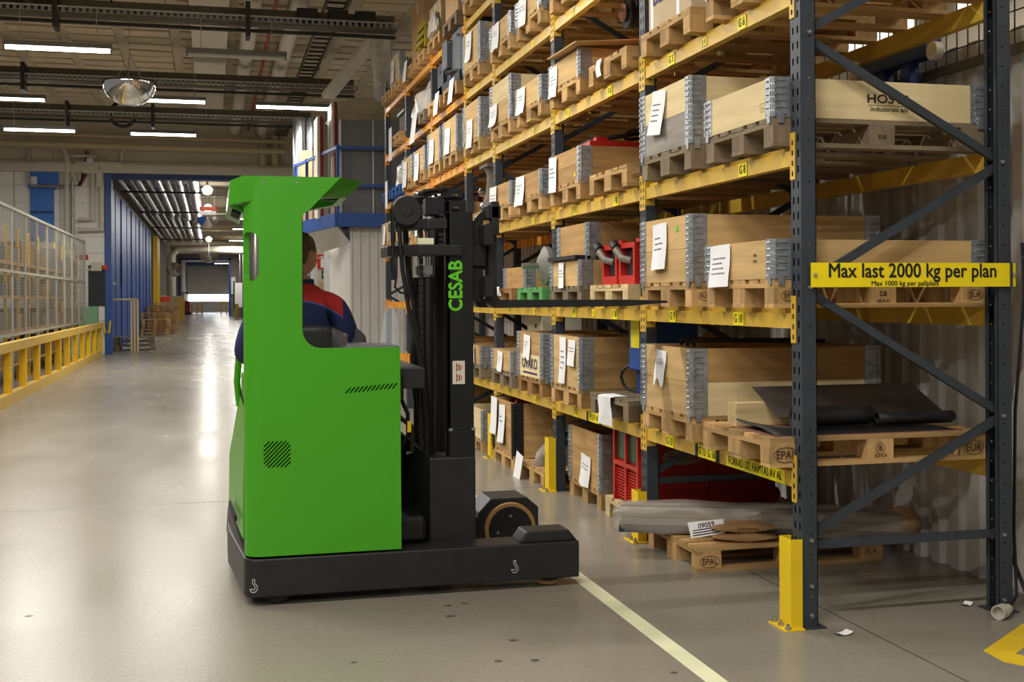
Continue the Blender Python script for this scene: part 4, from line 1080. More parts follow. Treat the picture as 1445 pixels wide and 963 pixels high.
for (a0, a1, b0, b1) in ((-.315, -.265, .04, .041), (-.315, -.265, .08, .081), (-.315, -.314, .04, .08), (-.266, -.265, .04, .08)): q.box(-0.002, -0.0012, a0, a1, b0, b1)
q.build('stamp', 'stamp', c)
# second level
p = PAL(0, 'far', 2); stamp(p, 'EUR', 0.08, size=0.035)
COLL(0, 'far', 2, 0, 'tan', count=2); c = COLL(0, 'far', 2, 1, 'tan', 'with hanging paper', count=2)
paper(c, 0.07, 0.165, 0.22, 0.28, -0.03, 0.03, 3, seed=5)
q = MB(); q.lathe([(0, 0), (0.02, 0)], 12, axis='x', origin=(-0.003, -0.19, 0.12)); q.build('green_sticker', 'logo_green', c)
p = PAL(0, 'near', 2); stamp(p, 'EP', 0.07, size=0.035); stamp(p, 'DB', 0.6, size=0.035, oval=False, z=0.068, small='245-8-41'); stamp(p, 'EUR', 1.13, size=0.04)
c = COLL(0, 'near', 2, 0, 'tan', 'with large wavy paper')
paper(c, 0.21, 0.19, 0.25, 0.225, -0.02, 0.02, 4, seed=8)
q = MB(); vs, fs = text_geo('FIN', 0.022, 0, 0.01); q.add(frame_pts(vs, (-0.002, -0.2, 0.12), (0, -1, 0), (0, 0, 1)), fs); vs, fs = text_geo('F101', 0.022, 0, 0.01); q.add(frame_pts(vs, (-0.002, -0.2, 0.09), (0, -1, 0), (0, 0, 1)), fs)
q.build('stamp', 'stamp', c)
# first level
p = PAL(0, 'far', 1); stamp(p, 'e', 0.07, size=0.045)
COLL(0, 'far', 1, 0, 'light', count=2, front='tan'); c = COLL(0, 'far', 1, 1, 'brown', 'with ragged paper', count=2, front='tan')
paper(c, 0.06, 0.17, 0.17, 0.2, 0.06, 0.015, 0, ragged=0.03, seed=4)
q = MB(); vs, fs = text_geo('1 LOG', 0.05, 0, 0.005); q.add(frame_pts(vs, (-0.03, 0.05, 0.1), (0, -1, 0), (0, 0, 1)), fs); q.build('handwriting', 'ink', c)
t = thing('black_hose', 'black hoses lying on the box in far half of first bay, first beam level', 'hose', (2.8, 6.75, LV[1] + 0.534))
for k in range(3):
    q = MB(); q.tube([(0.05, 0.15 - k * .1, 0.005), (0.02, 0.1 - k * .1, 0.035), (0.3, 0.0 - k * .06, 0.03), (0.9, 0.1 - k * 0.1, 0.02)], 0.013, 6); q.build('hose_length', 'hose', t, smooth=True)
p = PAL(0, 'near', 1, x=2.62, dy=-0.05, look='loaded wooden pallet lettered EPAL'); stamp(p, 'EPAL', 0.085, size=0.055, z=0.06); stamp(p, 'B', 0.6, size=0.042, z=0.075, small='012 6-0'); stamp(p, 'EUR', 1.13, size=0.055)
PY = ypos(0, 'near') - 0.05; ZT = LV[1] + 0.144
t = thing('rubber_mat', 'black rubber mat with curled edge on the EPAL pallet', 'mat', (2.66, PY, ZT))
def mat_fn(u, v):
    xx = 0.02 + 1.0 * u; yy = -0.36 + 0.46 * v
    return (xx, yy, 0.006 + 0.07 * max(0, 1 - u * 3.0) ** 2 * max(0, v - 0.2) + 0.015 * math.sin(v * 5) * (1 - u))
q = MB(); q.grid(mat_fn, 14, 8); o = q.build('sheet', 'rubber', t, smooth=True); s_ = o.modifiers.new('thick', 'SOLIDIFY'); s_.thickness = 0.008
q = MB(); q.box(0.0, 1.05, -0.37, 0.12, 0.0, 0.004); q.build('backing_sheet', 'rust_sheet', t)
def roll(label, x0, x1, y, r, turns, dx=0.0, z0=None):
    t = thing('rubber_roll', label, 'rubber roll', (x0, y, z0 if z0 is not None else ZT + 0.014)); Lr = x1 - x0
    def fn(u, v):
        a = -0.5 * PI + turns * 2 * PI * v; rr = r * (1 - 0.34 * v)
        return (Lr * u, rr * math.cos(a) + 0.02 * u, r + rr * math.sin(a) * (1 - 0.15 * u))
    q = MB(); q.grid(fn, 5, 44); o = q.build('rolled_sheet', 'rubber', t, smooth=True); s_ = o.modifiers.new('thick', 'SOLIDIFY'); s_.thickness = 0.006
    return t
roll('open black rubber roll on the EPAL pallet beside the rack end frame', 2.86, 3.3, PY - 0.19, 0.062, 1.6)
roll('flatter black rubber roll toward the partition on the EPAL pallet', 3.32, 3.78, PY - 0.2, 0.04, 1.3)
t = tag(boxo('timber_beam', (3.24, PY + 0.2, ZT + 0.06), (1.08, 0.11, 0.12), 'palepallet_x'), 'thick square timber lying under the steel plate', 'timber')
q = MB(); q.prism([(2.86, 0.0), (3.84, 0.0), (3.84, 0.004), (2.86, 0.004)], -0.34, 0.0, 'xz')
o = q.build('steel_plate', 'plate_steel', loc=(0.0, PY + 0.29, ZT + 0.192), rot=(math.radians(24), 0, 0)); tag(o, 'dark steel plate leaning over the timber on the EPAL pallet', 'steel plate')
roll('thin black rubber roll behind the steel plate', 2.95, 3.6, PY + 0.34, 0.045, 1.2, z0=ZT + 0.002)
# floor
p = pallet('wooden floor pallet lettered EPAL under the plastic-wrapped profiles', 2.72, 6.758, 0, 'pallet'); stamp(p, 'EPAL', 0.075, size=0.05); stamp(p, 'EUR', 1.125, size=0.045)
t = thing('profile_bundle', 'long bundle of steel profiles wrapped in clear plastic', 'bundle', (2.47, 7.03, 0.146), math.radians(-24.5))
rn = random.Random(3)
for i in range(5):
    for j in range(3):
        boxo('profile', (0.86 + rn.uniform(-.02, .02), -0.13 + i * 0.056, 0.03 + j * 0.048), (1.66, 0.05, 0.044), 'profile_steel' if (i + j) % 4 else 'board_black', t)
q = MB()
def wrap(u, v):
    a = 2 * PI * v; e = 1.0 + 0.05 * math.sin(u * 21 + 3 * math.sin(a)) + 0.03 * math.sin(5 * a + u * 9)
    ca, sa = math.cos(a), math.sin(a); p_ = 0.45
    sc = 1.0 - 0.35 * max(0, abs(u - 0.5) * 2 - 0.92) / 0.08
    return (-0.02 + 1.76 * u, -0.018 + 0.165 * e * sc * math.copysign(abs(ca) ** p_, ca), 0.084 + 0.088 * e * sc * math.copysign(abs(sa) ** p_, sa))
q.grid(wrap, 40, 28); q.build('plastic_wrap', 'film', t, smooth=True)
q = MB()
def endcap(u, v):
    a = 2 * PI * v; rr = 0.12 * math.sin(PI * min(1, u * 0.93 + 0.07)) ** 0.6 * (1 + 0.08 * math.sin(3 * a))
    return (1.62 + 0.2 * u, -0.02 + 1.1 * rr * math.cos(a), 0.095 + 0.8 * rr * math.sin(a))
q.grid(endcap, 8, 18); q.build('cardboard_end', 'carton', t, smooth=True)
def sack(label, x, y, z, rz):
    t = thing('paper_sack', label, 'sack', (x, y, z), rz)
    def fn(u, v):
        a = 2 * PI * v; e = math.sin(PI * min(max(u, 0.03), 0.97)) ** 0.14; eh = math.sin(PI * min(max(u, 0.01), 0.99)) ** 0.6
        ca, sa = math.cos(a), math.sin(a)
        return (-0.19 + 0.38 * u, 0.095 * math.copysign(abs(ca) ** 0.3, ca) * e, 0.027 + 0.0268 * math.copysign(abs(sa) ** 0.6, sa) * eh * (1 + 0.1 * math.sin(11 * u + 3 * v)))
    q = MB(); q.grid(fn, 16, 16); q.build('sack_body', 'sack', t, smooth=True); return t
sack('lower brown paper sack on the EPAL floor pallet', 3.07, 6.49, 0.147, math.radians(-16))
t = sack('upper brown paper sack on the EPAL floor pallet', 3.06, 6.495, 0.2, math.radians(-14))
vs, fs = text_geo('Novacorn', 0.032, 0, 0.0); q = MB(); q.add(frame_pts(vs, (0.02, -0.103, 0.028), (-1, 0, 0), (0, 0, -1)), [tuple(reversed(f)) for f in fs]); q.build('lettering', 'stamp', t)
t = thing('address_label', 'white printed address label hanging from the wrapped profiles', 'label', (2.76, 6.55, 0.15), math.radians(-20))
q = MB(); q.add([(0, 0, 0.01), (0.2, 0.0, 0.045), (0.19, 0.02, 0.125), (-0.02, 0.02, 0.1)], [(0, 1, 2, 3)]); q.build('sheet', 'paper', t)
vs, fs = text_geo('09059', 0.04, 0, 0.01); q = MB(); q.add(frame_pts([(v[0], v[1], v[2] + 0.004) for v in vs], (0.09, 0.015, 0.088), Vector((0.98, 0, 0.18)), Vector((-0.15, 0.2, 0.97)).normalized()), fs)
for k in range(3): q.add([(0.01, -0.001 + 0.004 * k, 0.022 + 0.014 * k), (0.17, 0.0 + 0.004 * k, 0.05 + 0.014 * k), (0.17, 0.0 + 0.004 * k, 0.056 + 0.014 * k), (0.01, -0.001 + 0.004 * k, 0.028 + 0.014 * k)], [(0, 1, 2, 3)])
q.build('print', 'black_ink', t)['kind'] = 'stuff'

# ---- second bay
PAL(1, 'far', 5); PAL(1, 'near', 5); COLL(1, 'far', 5, 0, 'brown', 'mostly above the picture'); COLL(1, 'near', 5, 0, 'brown', 'mostly above the picture')
PAL(1, 'far', 4, 'pallet'); c = COLL(1, 'far', 4, 0, 'tan', 'under a plywood sheet'); paper(c, 0.27, 0.17, 0.21, 0.24, 0.04, 0.015, 3, seed=2)
q = MB(); q.box(0, 1.15, -0.5, 0.4, 0, 0.008); o = q.build('plywood_sheet', 'plywood', loc=(2.6, ypos(1, 'far') - 0.1, LV[4] + 0.36), rot=(math.radians(3), math.radians(-4), math.radians(-3))); tag(o, 'loose plywood sheet tilted on the box in second bay', 'plywood')
p = PAL(1, 'near', 4); stamp(p, 'DB 98', 0.075, oval=False, size=0.03); 
o = MB().grid(lambda u, v: (-0.012 * math.sin(v * 3), (0.5 - u) * 0.1, -v * 0.12), 3, 6).build('paper_tag', 'paper', loc=(2.655, ypos(1, 'near') + 0.12, LV[4] + 0.15)); tag(o, 'small cream tag on the pallet below the pulley machine', 'tag')
t = thing('pulley_machine', 'red machine with ribbed black pulley in second bay, fourth beam level', 'machine', (3.15, 8.05, LV[4] + 0.144))
boxo('red_foot', (0.1, -0.1, 0.16), (0.3, 0.5, 0.32), 'red_paint', t, bevel=0.02)
boxo('housing', (0.15, -0.35, 0.45), (0.35, 0.4, 0.4), 'red_paint', t, bevel=0.03)
pr = [(0.0, -0.13)] + [(0.06, -0.135), (0.065, -0.11)]
for k in range(5): pr += [(0.115, -0.11 + k * 0.045), (0.115, -0.09 + k * 0.045), (0.1, -0.08 + k * 0.045), (0.1, -0.072 + k * 0.045)]
pr += [(0.0, 0.12)]
q = MB(); q.lathe(pr, 24, axis='x', origin=(-0.02, 0.3, 0.46)); q.build('pulley', 'rubber', t, smooth=True)
q = MB(); q.lathe([(0, -0.17), (0.04, -0.16), (0.07, -0.135)], 16, axis='x', origin=(-0.02, 0.3, 0.46)); q.build('pulley_hub', 'rust_sheet', t, smooth=True)
boxo('shaft', (0.1, 0.15, 0.46), (0.06, 0.35, 0.06), 'steel', t)
PAL(1, 'far', 3); c = COLL(1, 'far', 3, 0, 'brown', 'holding red machinery', split=True, h=0.25); paper(c, 0.28, 0.235, 0.22, 0.28, 0.02, 0.02, 3, seed=6)
q = MB(); q.add([(-0.004, -0.25, 0.03), (-0.004, -0.3, 0.03), (-0.004, -0.27, 0.07)], [(0, 1, 2)]); q.build('yellow_sticker', 'tag_yellow', c)
t = thing('red_machinery', 'red steel frame with black hoses sticking out of a box', 'machine', (2.75, ypos(1, 'far'), LV[3] + 0.165))
for sy in (-0.2, 0.2): boxo('side_beam', (0.55, sy, 0.25), (1.0, 0.07, 0.08), 'red_paint', t); boxo('leg', (0.12, sy, 0.12), (0.08, 0.07, 0.24), 'red_paint', t); boxo('leg', (0.98, sy, 0.12), (0.08, 0.07, 0.24), 'red_paint', t)
for xx in (0.1, 0.35, 0.75): boxo('cross_bar', (xx, 0, 0.26), (0.06, 0.4, 0.07), 'red_paint', t)
boxo('cylinder_block', (0.2, -0.05, 0.31), (0.1, 0.08, 0.06), 'red_paint', t)
q = MB(); q.tube([(0.02, 0.3, 0.1), (0.0, 0.28, 0.24), (0.15, 0.1, 0.33), (0.5, -0.05, 0.38), (1.0, -0.1, 0.36)], 0.018, 7); q.build('hose', 'hose', t, smooth=True)
q = MB(); q.tube([(0.6 + 0.2 * math.cos(a), -0.05 + 0.15 * math.sin(a), 0.37 + 0.02 * math.sin(2 * a)) for a in [2 * PI * k / 20 for k in range(21)]], 0.015, 6); q.build('hose', 'hose', t, smooth=True)
p = PAL(1, 'near', 3, dz=0.0, look='rough wooden pallet with red block behind'); stamp(p, 'EPAL', 0.08, size=0.035)
tag(boxo('red_block', (3.3, ypos(1, 'near') - 0.1, LV[3] + 0.144 + 0.06), (0.6, 0.5, 0.12), 'red_paint', bevel=0.01), 'low red block on the rough pallet, second bay', 'machine part')
PAL(1, 'far', 2, 'greypallet'); c = COLL(1, 'far', 2, 0, 'tan', 'with narrow paper', count=2); paper(c, 0.06, 0.185, 0.14, 0.2, 0.0, 0.015, 3, seed=9)
c = COLL(1, 'far', 2, 1, 'brown', 'set back', count=2, x=2.73, dz=0.03, h=0.25)
boxo('red_stencil', (0.8, -0.402, 0.13), (0.3, 0.003, 0.05), 'red_dark', c)
tag(boxo('black_bar', (2.74, ypos(1, 'far') + 0.02, LV[2] + 0.36), (0.12, 0.74, 0.03), 'rubber'), 'black bar lying between two stacked collars in second bay', 'bar').location.x = 2.70
PAL(1, 'near', 2, 'palepallet')
for k, yy in enumerate((0.16, -0.2)):
    t = thing('wire_feeder', ('first' if k == 0 else 'second') + ' red framed wire feeder with black handle on the pale pallet', 'wire feeder', (2.74, ypos(1, 'near') + yy, LV[2] + 0.144))
    for sy in (-0.14, 0.14): boxo('side_frame', (0.02, sy, 0.14), (0.05, 0.035, 0.28), 'red_paint', t); boxo('side_frame', (0.5, sy, 0.14), (0.05, 0.035, 0.28), 'red_paint', t); boxo('top_rail', (0.26, sy, 0.265), (0.5, 0.035, 0.03), 'red_paint', t)
    boxo('front_bar', (0.02, 0, 0.03), (0.05, 0.28, 0.06), 'red_paint', t); boxo('front_bar', (0.02, 0, 0.265), (0.05, 0.28, 0.035), 'red_paint', t)
    boxo('body', (0.28, 0, 0.14), (0.48, 0.24, 0.22), 'board_black', t); boxo('rating_plate', (0.037, -0.06, 0.12), (0.008, 0.06, 0.1), 'sign_white', t)
    q = MB(); q.tube([(0.03, 0.0, 0.16), (-0.02, 0.06, 0.18), (-0.03, 0.13, 0.23), (-0.03, 0.16, 0.27)], [0.024, 0.027, 0.027, 0.03], 10); q.build('nozzle', 'tarp', t, smooth=True)
    q = MB(); q.tube([(-0.03, 0.13, 0.25), (-0.03, 0.19, 0.28)], 0.034, 10); q.build('nozzle_cap', 'hose', t, smooth=True)
    boxo('lifting_lug', (0.1, 0.0, 0.3), (0.05, 0.06, 0.03), 'red_paint', t)
PAL(1, 'far', 1); COLL(1, 'far', 1, 0, 'brown', count=2, front='tan'); c = COLL(1, 'far', 1, 1, 'brown', 'with two papers', count=2, front='tan')
paper(c, 0.04, 0.185, 0.16, 0.36, 0.0, 0.02, 4, seed=12); paper(c, -0.19, 0.17, 0.18, 0.2, 0.03, 0.015, 2, seed=13)
PAL(1, 'near', 1, 'greypallet')
def cloth(u, v):
    yy = (0.5 - u) * 0.27
    if v < 0.4: return (0.1 - 0.25 * v, yy, 0.004)
    w_ = (v - 0.4) / 0.6
    return (-0.012 - 0.02 * math.sin(u * 6) * w_ - 0.01, yy - 0.02 * w_ + 0.008 * math.sin(8 * w_), 0.003 - w_ * 0.19 - 0.02 * u * w_)
o = MB().grid(cloth, 8, 12).build('paper_sheet', 'paper', loc=(2.665, ypos(1, 'near') + 0.02, LV[1] + 0.146), smooth=True); tag(o, 'white sheet folded over the edge of the grey weathered pallet', 'sheet')
t = thing('blue_cabinet', 'blue control cabinet with yellow label behind an upright', 'cabinet', (2.9, 7.84, LV[1] + 0.144))
boxo('cabinet_body', (0.2, 0, 0.4), (0.4, 0.32, 0.46), 'blue_paint', t, bevel=0.01); boxo('yellow_label', (-0.003, 0.02, 0.44), (0.004, 0.17, 0.22), 'tag_yellow', t); boxo('stand', (0.2, 0, 0.085), (0.3, 0.3, 0.17), 'blue_deep', t)
q = MB(); q.tube([(0.02, 0.15, 0.2), (-0.01, 0.19, 0.185), (-0.03, 0.22, 0.15), (-0.035, 0.23, 0.11), (-0.02, 0.225, 0.06), (0.0, 0.2, 0.025), (0.05, 0.15, 0.013), (0.1, 0.1, 0.013)], 0.011, 6); q.build('cable', 'hose', t, smooth=True)
t = thing('grey_case', 'light grey metal case beside the blue cabinet', 'case', (3.6, 7.85, LV[1] + 0.144)); boxo('case_body', (0, 0, 0.12), (0.5, 0.35, 0.24), 'duct_white', t, bevel=0.015); boxo('red_lid', (0, 0, 0.255), (0.3, 0.2, 0.03), 'red_paint', t)
p = pallet('wooden floor pallet under a two-collar box in far half of second bay', 2.82, ypos(1, 'far'), 0, 'pallet'); 
collar('lower brown pallet collar in far half of second bay, floor level', 2.82, ypos(1, 'far'), 0.144, 'brown', h=0.21)
c = collar('upper brown pallet collar with paper in far half of second bay, floor level', 2.82, ypos(1, 'far'), 0.354, 'brown', h=0.21)
paper(c, -0.06, 0.02, 0.23, 0.24, 0.06, 0.03, 2, seed=21)
p = pallet('pale floor pallet under the red welding machine', 2.8, ypos(1, 'near') + 0.07, 0, 'palepallet')
t = thing('welding_machine', 'red welding machine with control panel and Fronius lettering', 'welding machine', (2.84, 7.84, 0.146))
q = MB(); q.prism([(0, 0), (0.5, 0), (0.5, 0.56), (0.05, 0.56), (0.0, 0.4)], -0.24, 0.24, 'xz'); q.build('housing', 'red_dark', t, bevel=0.01)
for sy in (-0.24, 0.0, 0.24): boxo('front_frame', (-0.015, sy, 0.28), (0.03, 0.03, 0.58), 'red_paint', t)
boxo('front_frame', (-0.015, 0, 0.565), (0.03, 0.5, 0.03), 'red_paint', t); boxo('front_frame', (-0.015, 0, 0.27), (0.03, 0.5, 0.03), 'red_paint', t)
for sy in (-0.12, 0.12):
    boxo('display', (-0.004, sy, 0.42), (0.012, 0.2, 0.24), 'clear_green', t)
    for k in range(10): boxo('louvre', (-0.008, sy, 0.035 + k * 0.021), (0.014, 0.2, 0.01), 'red_paint', t)
boxo('rear_unit', (0.75, -0.02, 0.28), (0.5, 0.44, 0.54), 'red_dark', t)
vs, fs = ellipse_ring(0.15, 0.055, 0.055); q = MB(); q.add(frame_pts(vs, (0.3, -0.252, 0.35), (1, 0, 0), (0, 0, 1)), fs); q.build('badge', 'tarp', t)
vs, fs = text_geo('Fronius', 0.075, 0, 0.012); q = MB(); q.add(frame_pts([(v[0] + 0.2 * v[1], v[1], v[2]) for v in vs], (0.3, -0.254, 0.35), (1, 0, 0), (0, 0, 1)), fs); q.build('lettering', 'red_dark', t)
q = MB(); q.lathe([(0, -0.03), (0.06, -0.03), (0.06, 0.03), (0, 0.03)], 16, axis='y', origin=(0.95, -0.27, 0.07)); q.build('wheel', 'red_dark', t)

# ---- third bay
for half, sd in (('far', 31), ('near', 32)):
    PAL(2, half, 5); c = COLL(2, half, 5, 0, 'tan', 'with hanging paper'); paper(c, 0.13, 0.19, 0.22, 0.25, 0.03, 0.02, 2, seed=sd)
PAL(2, 'far', 4); COLL(2, 'far', 4, 0, 'tan', count=2); c = COLL(2, 'far', 4, 1, 'light', count=2); paper(c.children[0].parent, 0.22, -0.0, 0.24, 0.2, 0.0, 0.02, 3, seed=35)
PAL(2, 'near', 4); c = COLL(2, 'near', 4, 0, 'tan', 'with wide paper'); paper(c, 0.2, 0.18, 0.22, 0.23, 0.04, 0.02, 2, seed=36)
for half, sd in (('far', 38), ('near', 39)):
    PAL(2, half, 3); c = COLL(2, half, 3, 0, 'brown', 'with paper'); paper(c, 0.26, 0.19, 0.24, 0.26, 0.02, 0.03, 3, seed=sd)
t = thing('black_machine', 'black machine part behind boxes in third bay, third beam level', 'machine part', (3.2, 9.95, LV[3] + 0.16))
boxo('body', (0.1, 0, 0.18), (0.35, 0.35, 0.3), 'board_black', t, bevel=0.04); boxo('top_plate', (0, -0.25, 0.36), (0.2, 0.4, 0.04), 'stone_grey', t)
q = MB(); q.cyl((-0.1, 0.3, 0.24), (0.1, 0.1, 0.24), 0.09, 14); q.build('cylinder', 'rubber', t, smooth=True)
PAL(2, 'far', 2, 'brownpallet'); 
o = MB().grid(lambda u, v: (-0.03 * math.sin(v * 3.1) - 0.004, (0.5 - u) * 0.16, 0.03 * math.sin(v * 3) - v * 0.09), 5, 6).build('paper_tag', 'paper', loc=(2.655, ypos(2, 'far') - 0.02, LV[2] + 0.16), smooth=True); tag(o, 'crumpled white tag on the brown pallet in third bay', 'tag')
COLL(2, 'far', 2, 0, 'brown', 'pushed to the rear', x=2.8, dy=0.0, h=0.2)
PAL(2, 'near', 2, 'greenpallet')
t = thing('electric_motor', 'grey electric motor with round flange and shaft on the green pallet', 'motor', (2.83, 9.96, LV[2] + 0.144))
q = MB(); q.lathe([(0, -0.05), (0.08, -0.05), (0.13, -0.02), (0.17, 0.0), (0.17, 0.04), (0.13, 0.05), (0.13, 0.45), (0, 0.47)], 24, axis='x', origin=(0, 0.0, 0.19)); q.build('motor_body', 'motor_grey', t, smooth=True)
q = MB(); q.cyl((-0.2, 0, 0.19), (0, 0, 0.19), 0.026, 12); q.build('shaft', 'steel', t, smooth=True)
for k in range(14):
    a = 2 * PI * k / 14; boxo('cooling_fin', (0.25, 0.14 * math.cos(a), 0.19 + 0.14 * math.sin(a)), (0.36, 0.008, 0.03), 'motor_grey', t, rot=(a - PI / 2, 0, 0))
boxo('terminal_box', (0.2, -0.02, 0.37), (0.16, 0.16, 0.1), 'motor_grey', t, bevel=0.01); boxo('mounting_foot', (0.25, 0, 0.02), (0.34, 0.3, 0.04), 'motor_grey', t)
PAL(2, 'far', 1, 'greypallet'); c = COLL(2, 'far', 1, 0, 'tan', 'with curled paper'); paper(c, 0.02, 0.18, 0.15, 0.19, 0.05, 0.02, 3, seed=41)
PAL(2, 'near', 1, 'brownpallet'); c = COLL(2, 'near', 1, 0, 'light', 'lettered OVAKO', count=2, front='light')
vs, fs = text_geo('OVAKO', 0.125, 0, 0.02, sx=1.0); wd = max(v[0] for v in vs) - min(v[0] for v in vs); vs = [(v[0] * 0.5 / wd, v[1], v[2]) for v in vs]
q = MB(); q.add(frame_pts(vs, (-0.003, 0.0, 0.115), (0, -1, 0), (0, 0, 1)), fs); q.box(-0.0035, -0.002, -0.24, 0.22, 0.03, 0.045); q.build('lettering', 'navy_ink', c)
c = COLL(2, 'near', 1, 1, 'brown', 'with torn paper', count=2, split=True); paper(c, 0.05, 0.17, 0.17, 0.2, 0.04, 0.015, 3, ragged=0.02, seed=42)
t = thing('cream_cabinet', 'cream metal cabinet standing beyond the OVAKO box', 'cabinet', (3.02, 10.8, LV[1] + 0.144)); boxo('cabinet_body', (0.15, 0, 0.28), (0.4, 0.5, 0.52), 'cream_cabinet', t, bevel=0.01); boxo('door', (-0.055, 0, 0.28), (0.012, 0.44, 0.46), 'cream_cabinet', t); boxo('lock', (-0.065, -0.1, 0.42), (0.01, 0.03, 0.03), 'board_black', t)
p = pallet('wooden floor pallet under the box with black hinges', 2.68, ypos(2, 'far'), 0, 'pallet')
collar('tan box collar with black hinges and printed triangle, lower of two on floor', 2.68, ypos(2, 'far'), 0.144, 'brown', hinge='blackhinge', h=0.24)
c = collar('tan box collar with black hinges and two papers, upper of two on floor', 2.68, ypos(2, 'far'), 0.384, 'brown', hinge='blackhinge', h=0.24)
paper(c, 0.26, 0.25, 0.2, 0.36, 0.04, 0.02, 0, m='paper', seed=51, x=-0.02); paper(c, 0.0, 0.2, 0.2, 0.36, -0.05, 0.03, 2, seed=52)
q = MB(); q.add([(-0.003, 0.04, 0.0), (-0.003, 0.0, 0.08), (-0.003, -0.04, 0.0), (-0.003, 0.0, 0.03)], [(0, 1, 3), (1, 2, 3)])
for k in range(2): q.box(-0.003, -0.002, -0.1 + 0.03 * k, 0.06, -0.03 - 0.025 * k, -0.015 - 0.025 * k)
q.build('printed_triangle', 'stamp', bpy.data.objects[c.name], (0, 0.0, -0.13))
t = thing('cable_reel', 'dark red reel standing in the box with black hinges', 'reel', (3.05, ypos(2, 'far') + 0.1, 0.15))
q = MB(); q.lathe([(0.06, -0.12), (0.28, -0.12), (0.285, -0.1), (0.1, -0.09), (0.1, 0.09), (0.285, 0.1), (0.28, 0.12), (0.06, 0.12), (0.06, -0.12)], 28, axis='y', origin=(0, 0, 0.32)); q.build('reel_body', 'red_dark', t, smooth=True)
boxo('stand', (0, 0, 0.14), (0.1, 0.3, 0.28), 'red_dark', t); boxo('handle', (-0.02, 0, 0.62), (0.05, 0.04, 0.14), 'red_paint', t)
t = thing('hose_coil', 'grey coiled hose lying in the box with black hinges', 'hose', (3.3, ypos(2, 'far') - 0.2, 0.15)); 
for k in range(6):
    q = MB(); q.lathe([(0.2, -0.015), (0.215, 0), (0.2, 0.015), (0.185, 0), (0.2, -0.015)], 24, origin=(0, 0, 0.04 + k * 0.085)); q.build('coil_turn', 'tarp' if k % 2 else 'galvanised', t, smooth=True)
p = pallet('wooden floor pallet under crumpled tarpaulins in third bay', 2.68, ypos(2, 'near'), 0, 'pallet')
def heap(label, x, y, z, dx, dy, dz, m, seed, name='tarpaulin'):
    rn = random.Random(seed); ph = [rn.uniform(0, 6) for _ in range(6)]
    def fn(u, v):
        a = 2 * PI * v; e = math.sin(PI * u * 0.5)
        r = 1 + 0.12 * math.sin(3 * a + ph[0]) + 0.08 * math.sin(5 * a + ph[1] + 4 * u) + 0.06 * math.sin(9 * a + ph[2] - 7 * u)
        return (dx * e ** 0.6 * math.cos(a) * r, dy * e ** 0.6 * math.sin(a) * r, max(0.0, dz * math.cos(PI * u * 0.5) ** 0.8 * (1 + 0.15 * math.sin(4 * a + ph[3]) + 0.12 * math.sin(11 * u + ph[4]))))
    q = MB(); q.grid(fn, 14, 40); o = q.build(name, m, loc=(x, y, z), smooth=True)
    return tag(o, label, 'tarpaulin' if name == 'tarpaulin' else name.replace('_', ' '))
heap('crumpled grey tarpaulin heaped on the floor pallet in third bay', 3.1, ypos(2, 'near') + 0.05, 0.146, 0.36, 0.26, 0.22, 'tarp', 5)
heap('dark folded tarpaulin beside the grey heap in third bay', 3.5, ypos(2, 'near') - 0.1, 0.146, 0.28, 0.24, 0.15, 'tarp_dark', 6)
o = MB().grid(lambda u, v: (-0.03 - 0.03 * v, (0.5 - u) * 0.22, 0.02 - v * 0.24), 5, 6).build('paper_sheet', 'paper', loc=(2.67, ypos(2, 'near') + 0.24, 0.2), rot=(0.12, 0, 0), smooth=True); tag(o, 'white sheet hanging over the tarpaulin pallet edge', 'sheet')

# ---- narrow fourth bay
for lv, sd in ((5, 61), (4, 62)):
    PAL(3, '', lv); COLL(3, '', lv, 0, 'tan', count=2, split=(lv == 5)); c = COLL(3, '', lv, 1, 'brown', 'with paper', count=2, front='tan')
    paper(c, 0.05, 0.17 if lv == 5 else 0.02, 0.22, 0.3, 0.05, 0.02, 2, seed=sd)
PAL(3, '', 3)
t = thing('machine_pedestal', 'grey weathered pedestal casting with flat top plate in narrow fourth bay', 'machine part', (2.85, 11.9, LV[3] + 0.144))
q = MB(); q.lathe([(0, 0), (0.15, 0), (0.13, 0.08), (0.09, 0.2), (0.08, 0.38), (0.11, 0.46), (0, 0.46)], 12); q.build('column', 'stone_grey', t, smooth=True)
boxo('top_plate', (0, 0, 0.475), (0.24, 0.36, 0.03), 'stone_grey', t)
for sy in (0.25, 0.33):
    q = MB(); q.lathe([(0, -0.1), (0.05, -0.08), (0.05, 0.02), (0, 0.04)], 12, axis='x', origin=(0.0, sy, 0.08 + (sy - 0.25) * 2)); q.build('steel_fitting', 'chrome', t, smooth=True)
PAL(3, '', 2); COLL(3, '', 2, 0, 'brown', 'behind the fork carriage')
PAL(3, '', 1, 'greypallet'); c = COLL(3, '', 1, 0, 'brown', 'with torn paper'); paper(c, -0.02, 0.18, 0.19, 0.2, -0.1, 0.015, 0, ragged=0.03, seed=63)
pallet('wooden floor pallet under a pale collar in narrow fourth bay', 2.68, ypos(3, ''), 0, 'pallet'); collar('pale new pallet collar on the floor in narrow fourth bay', 2.68, ypos(3, ''), 0.144, 'light', h=0.3)
PAL(3, '', 6); COLL(3, '', 6, 0, 'brown', 'above the picture')

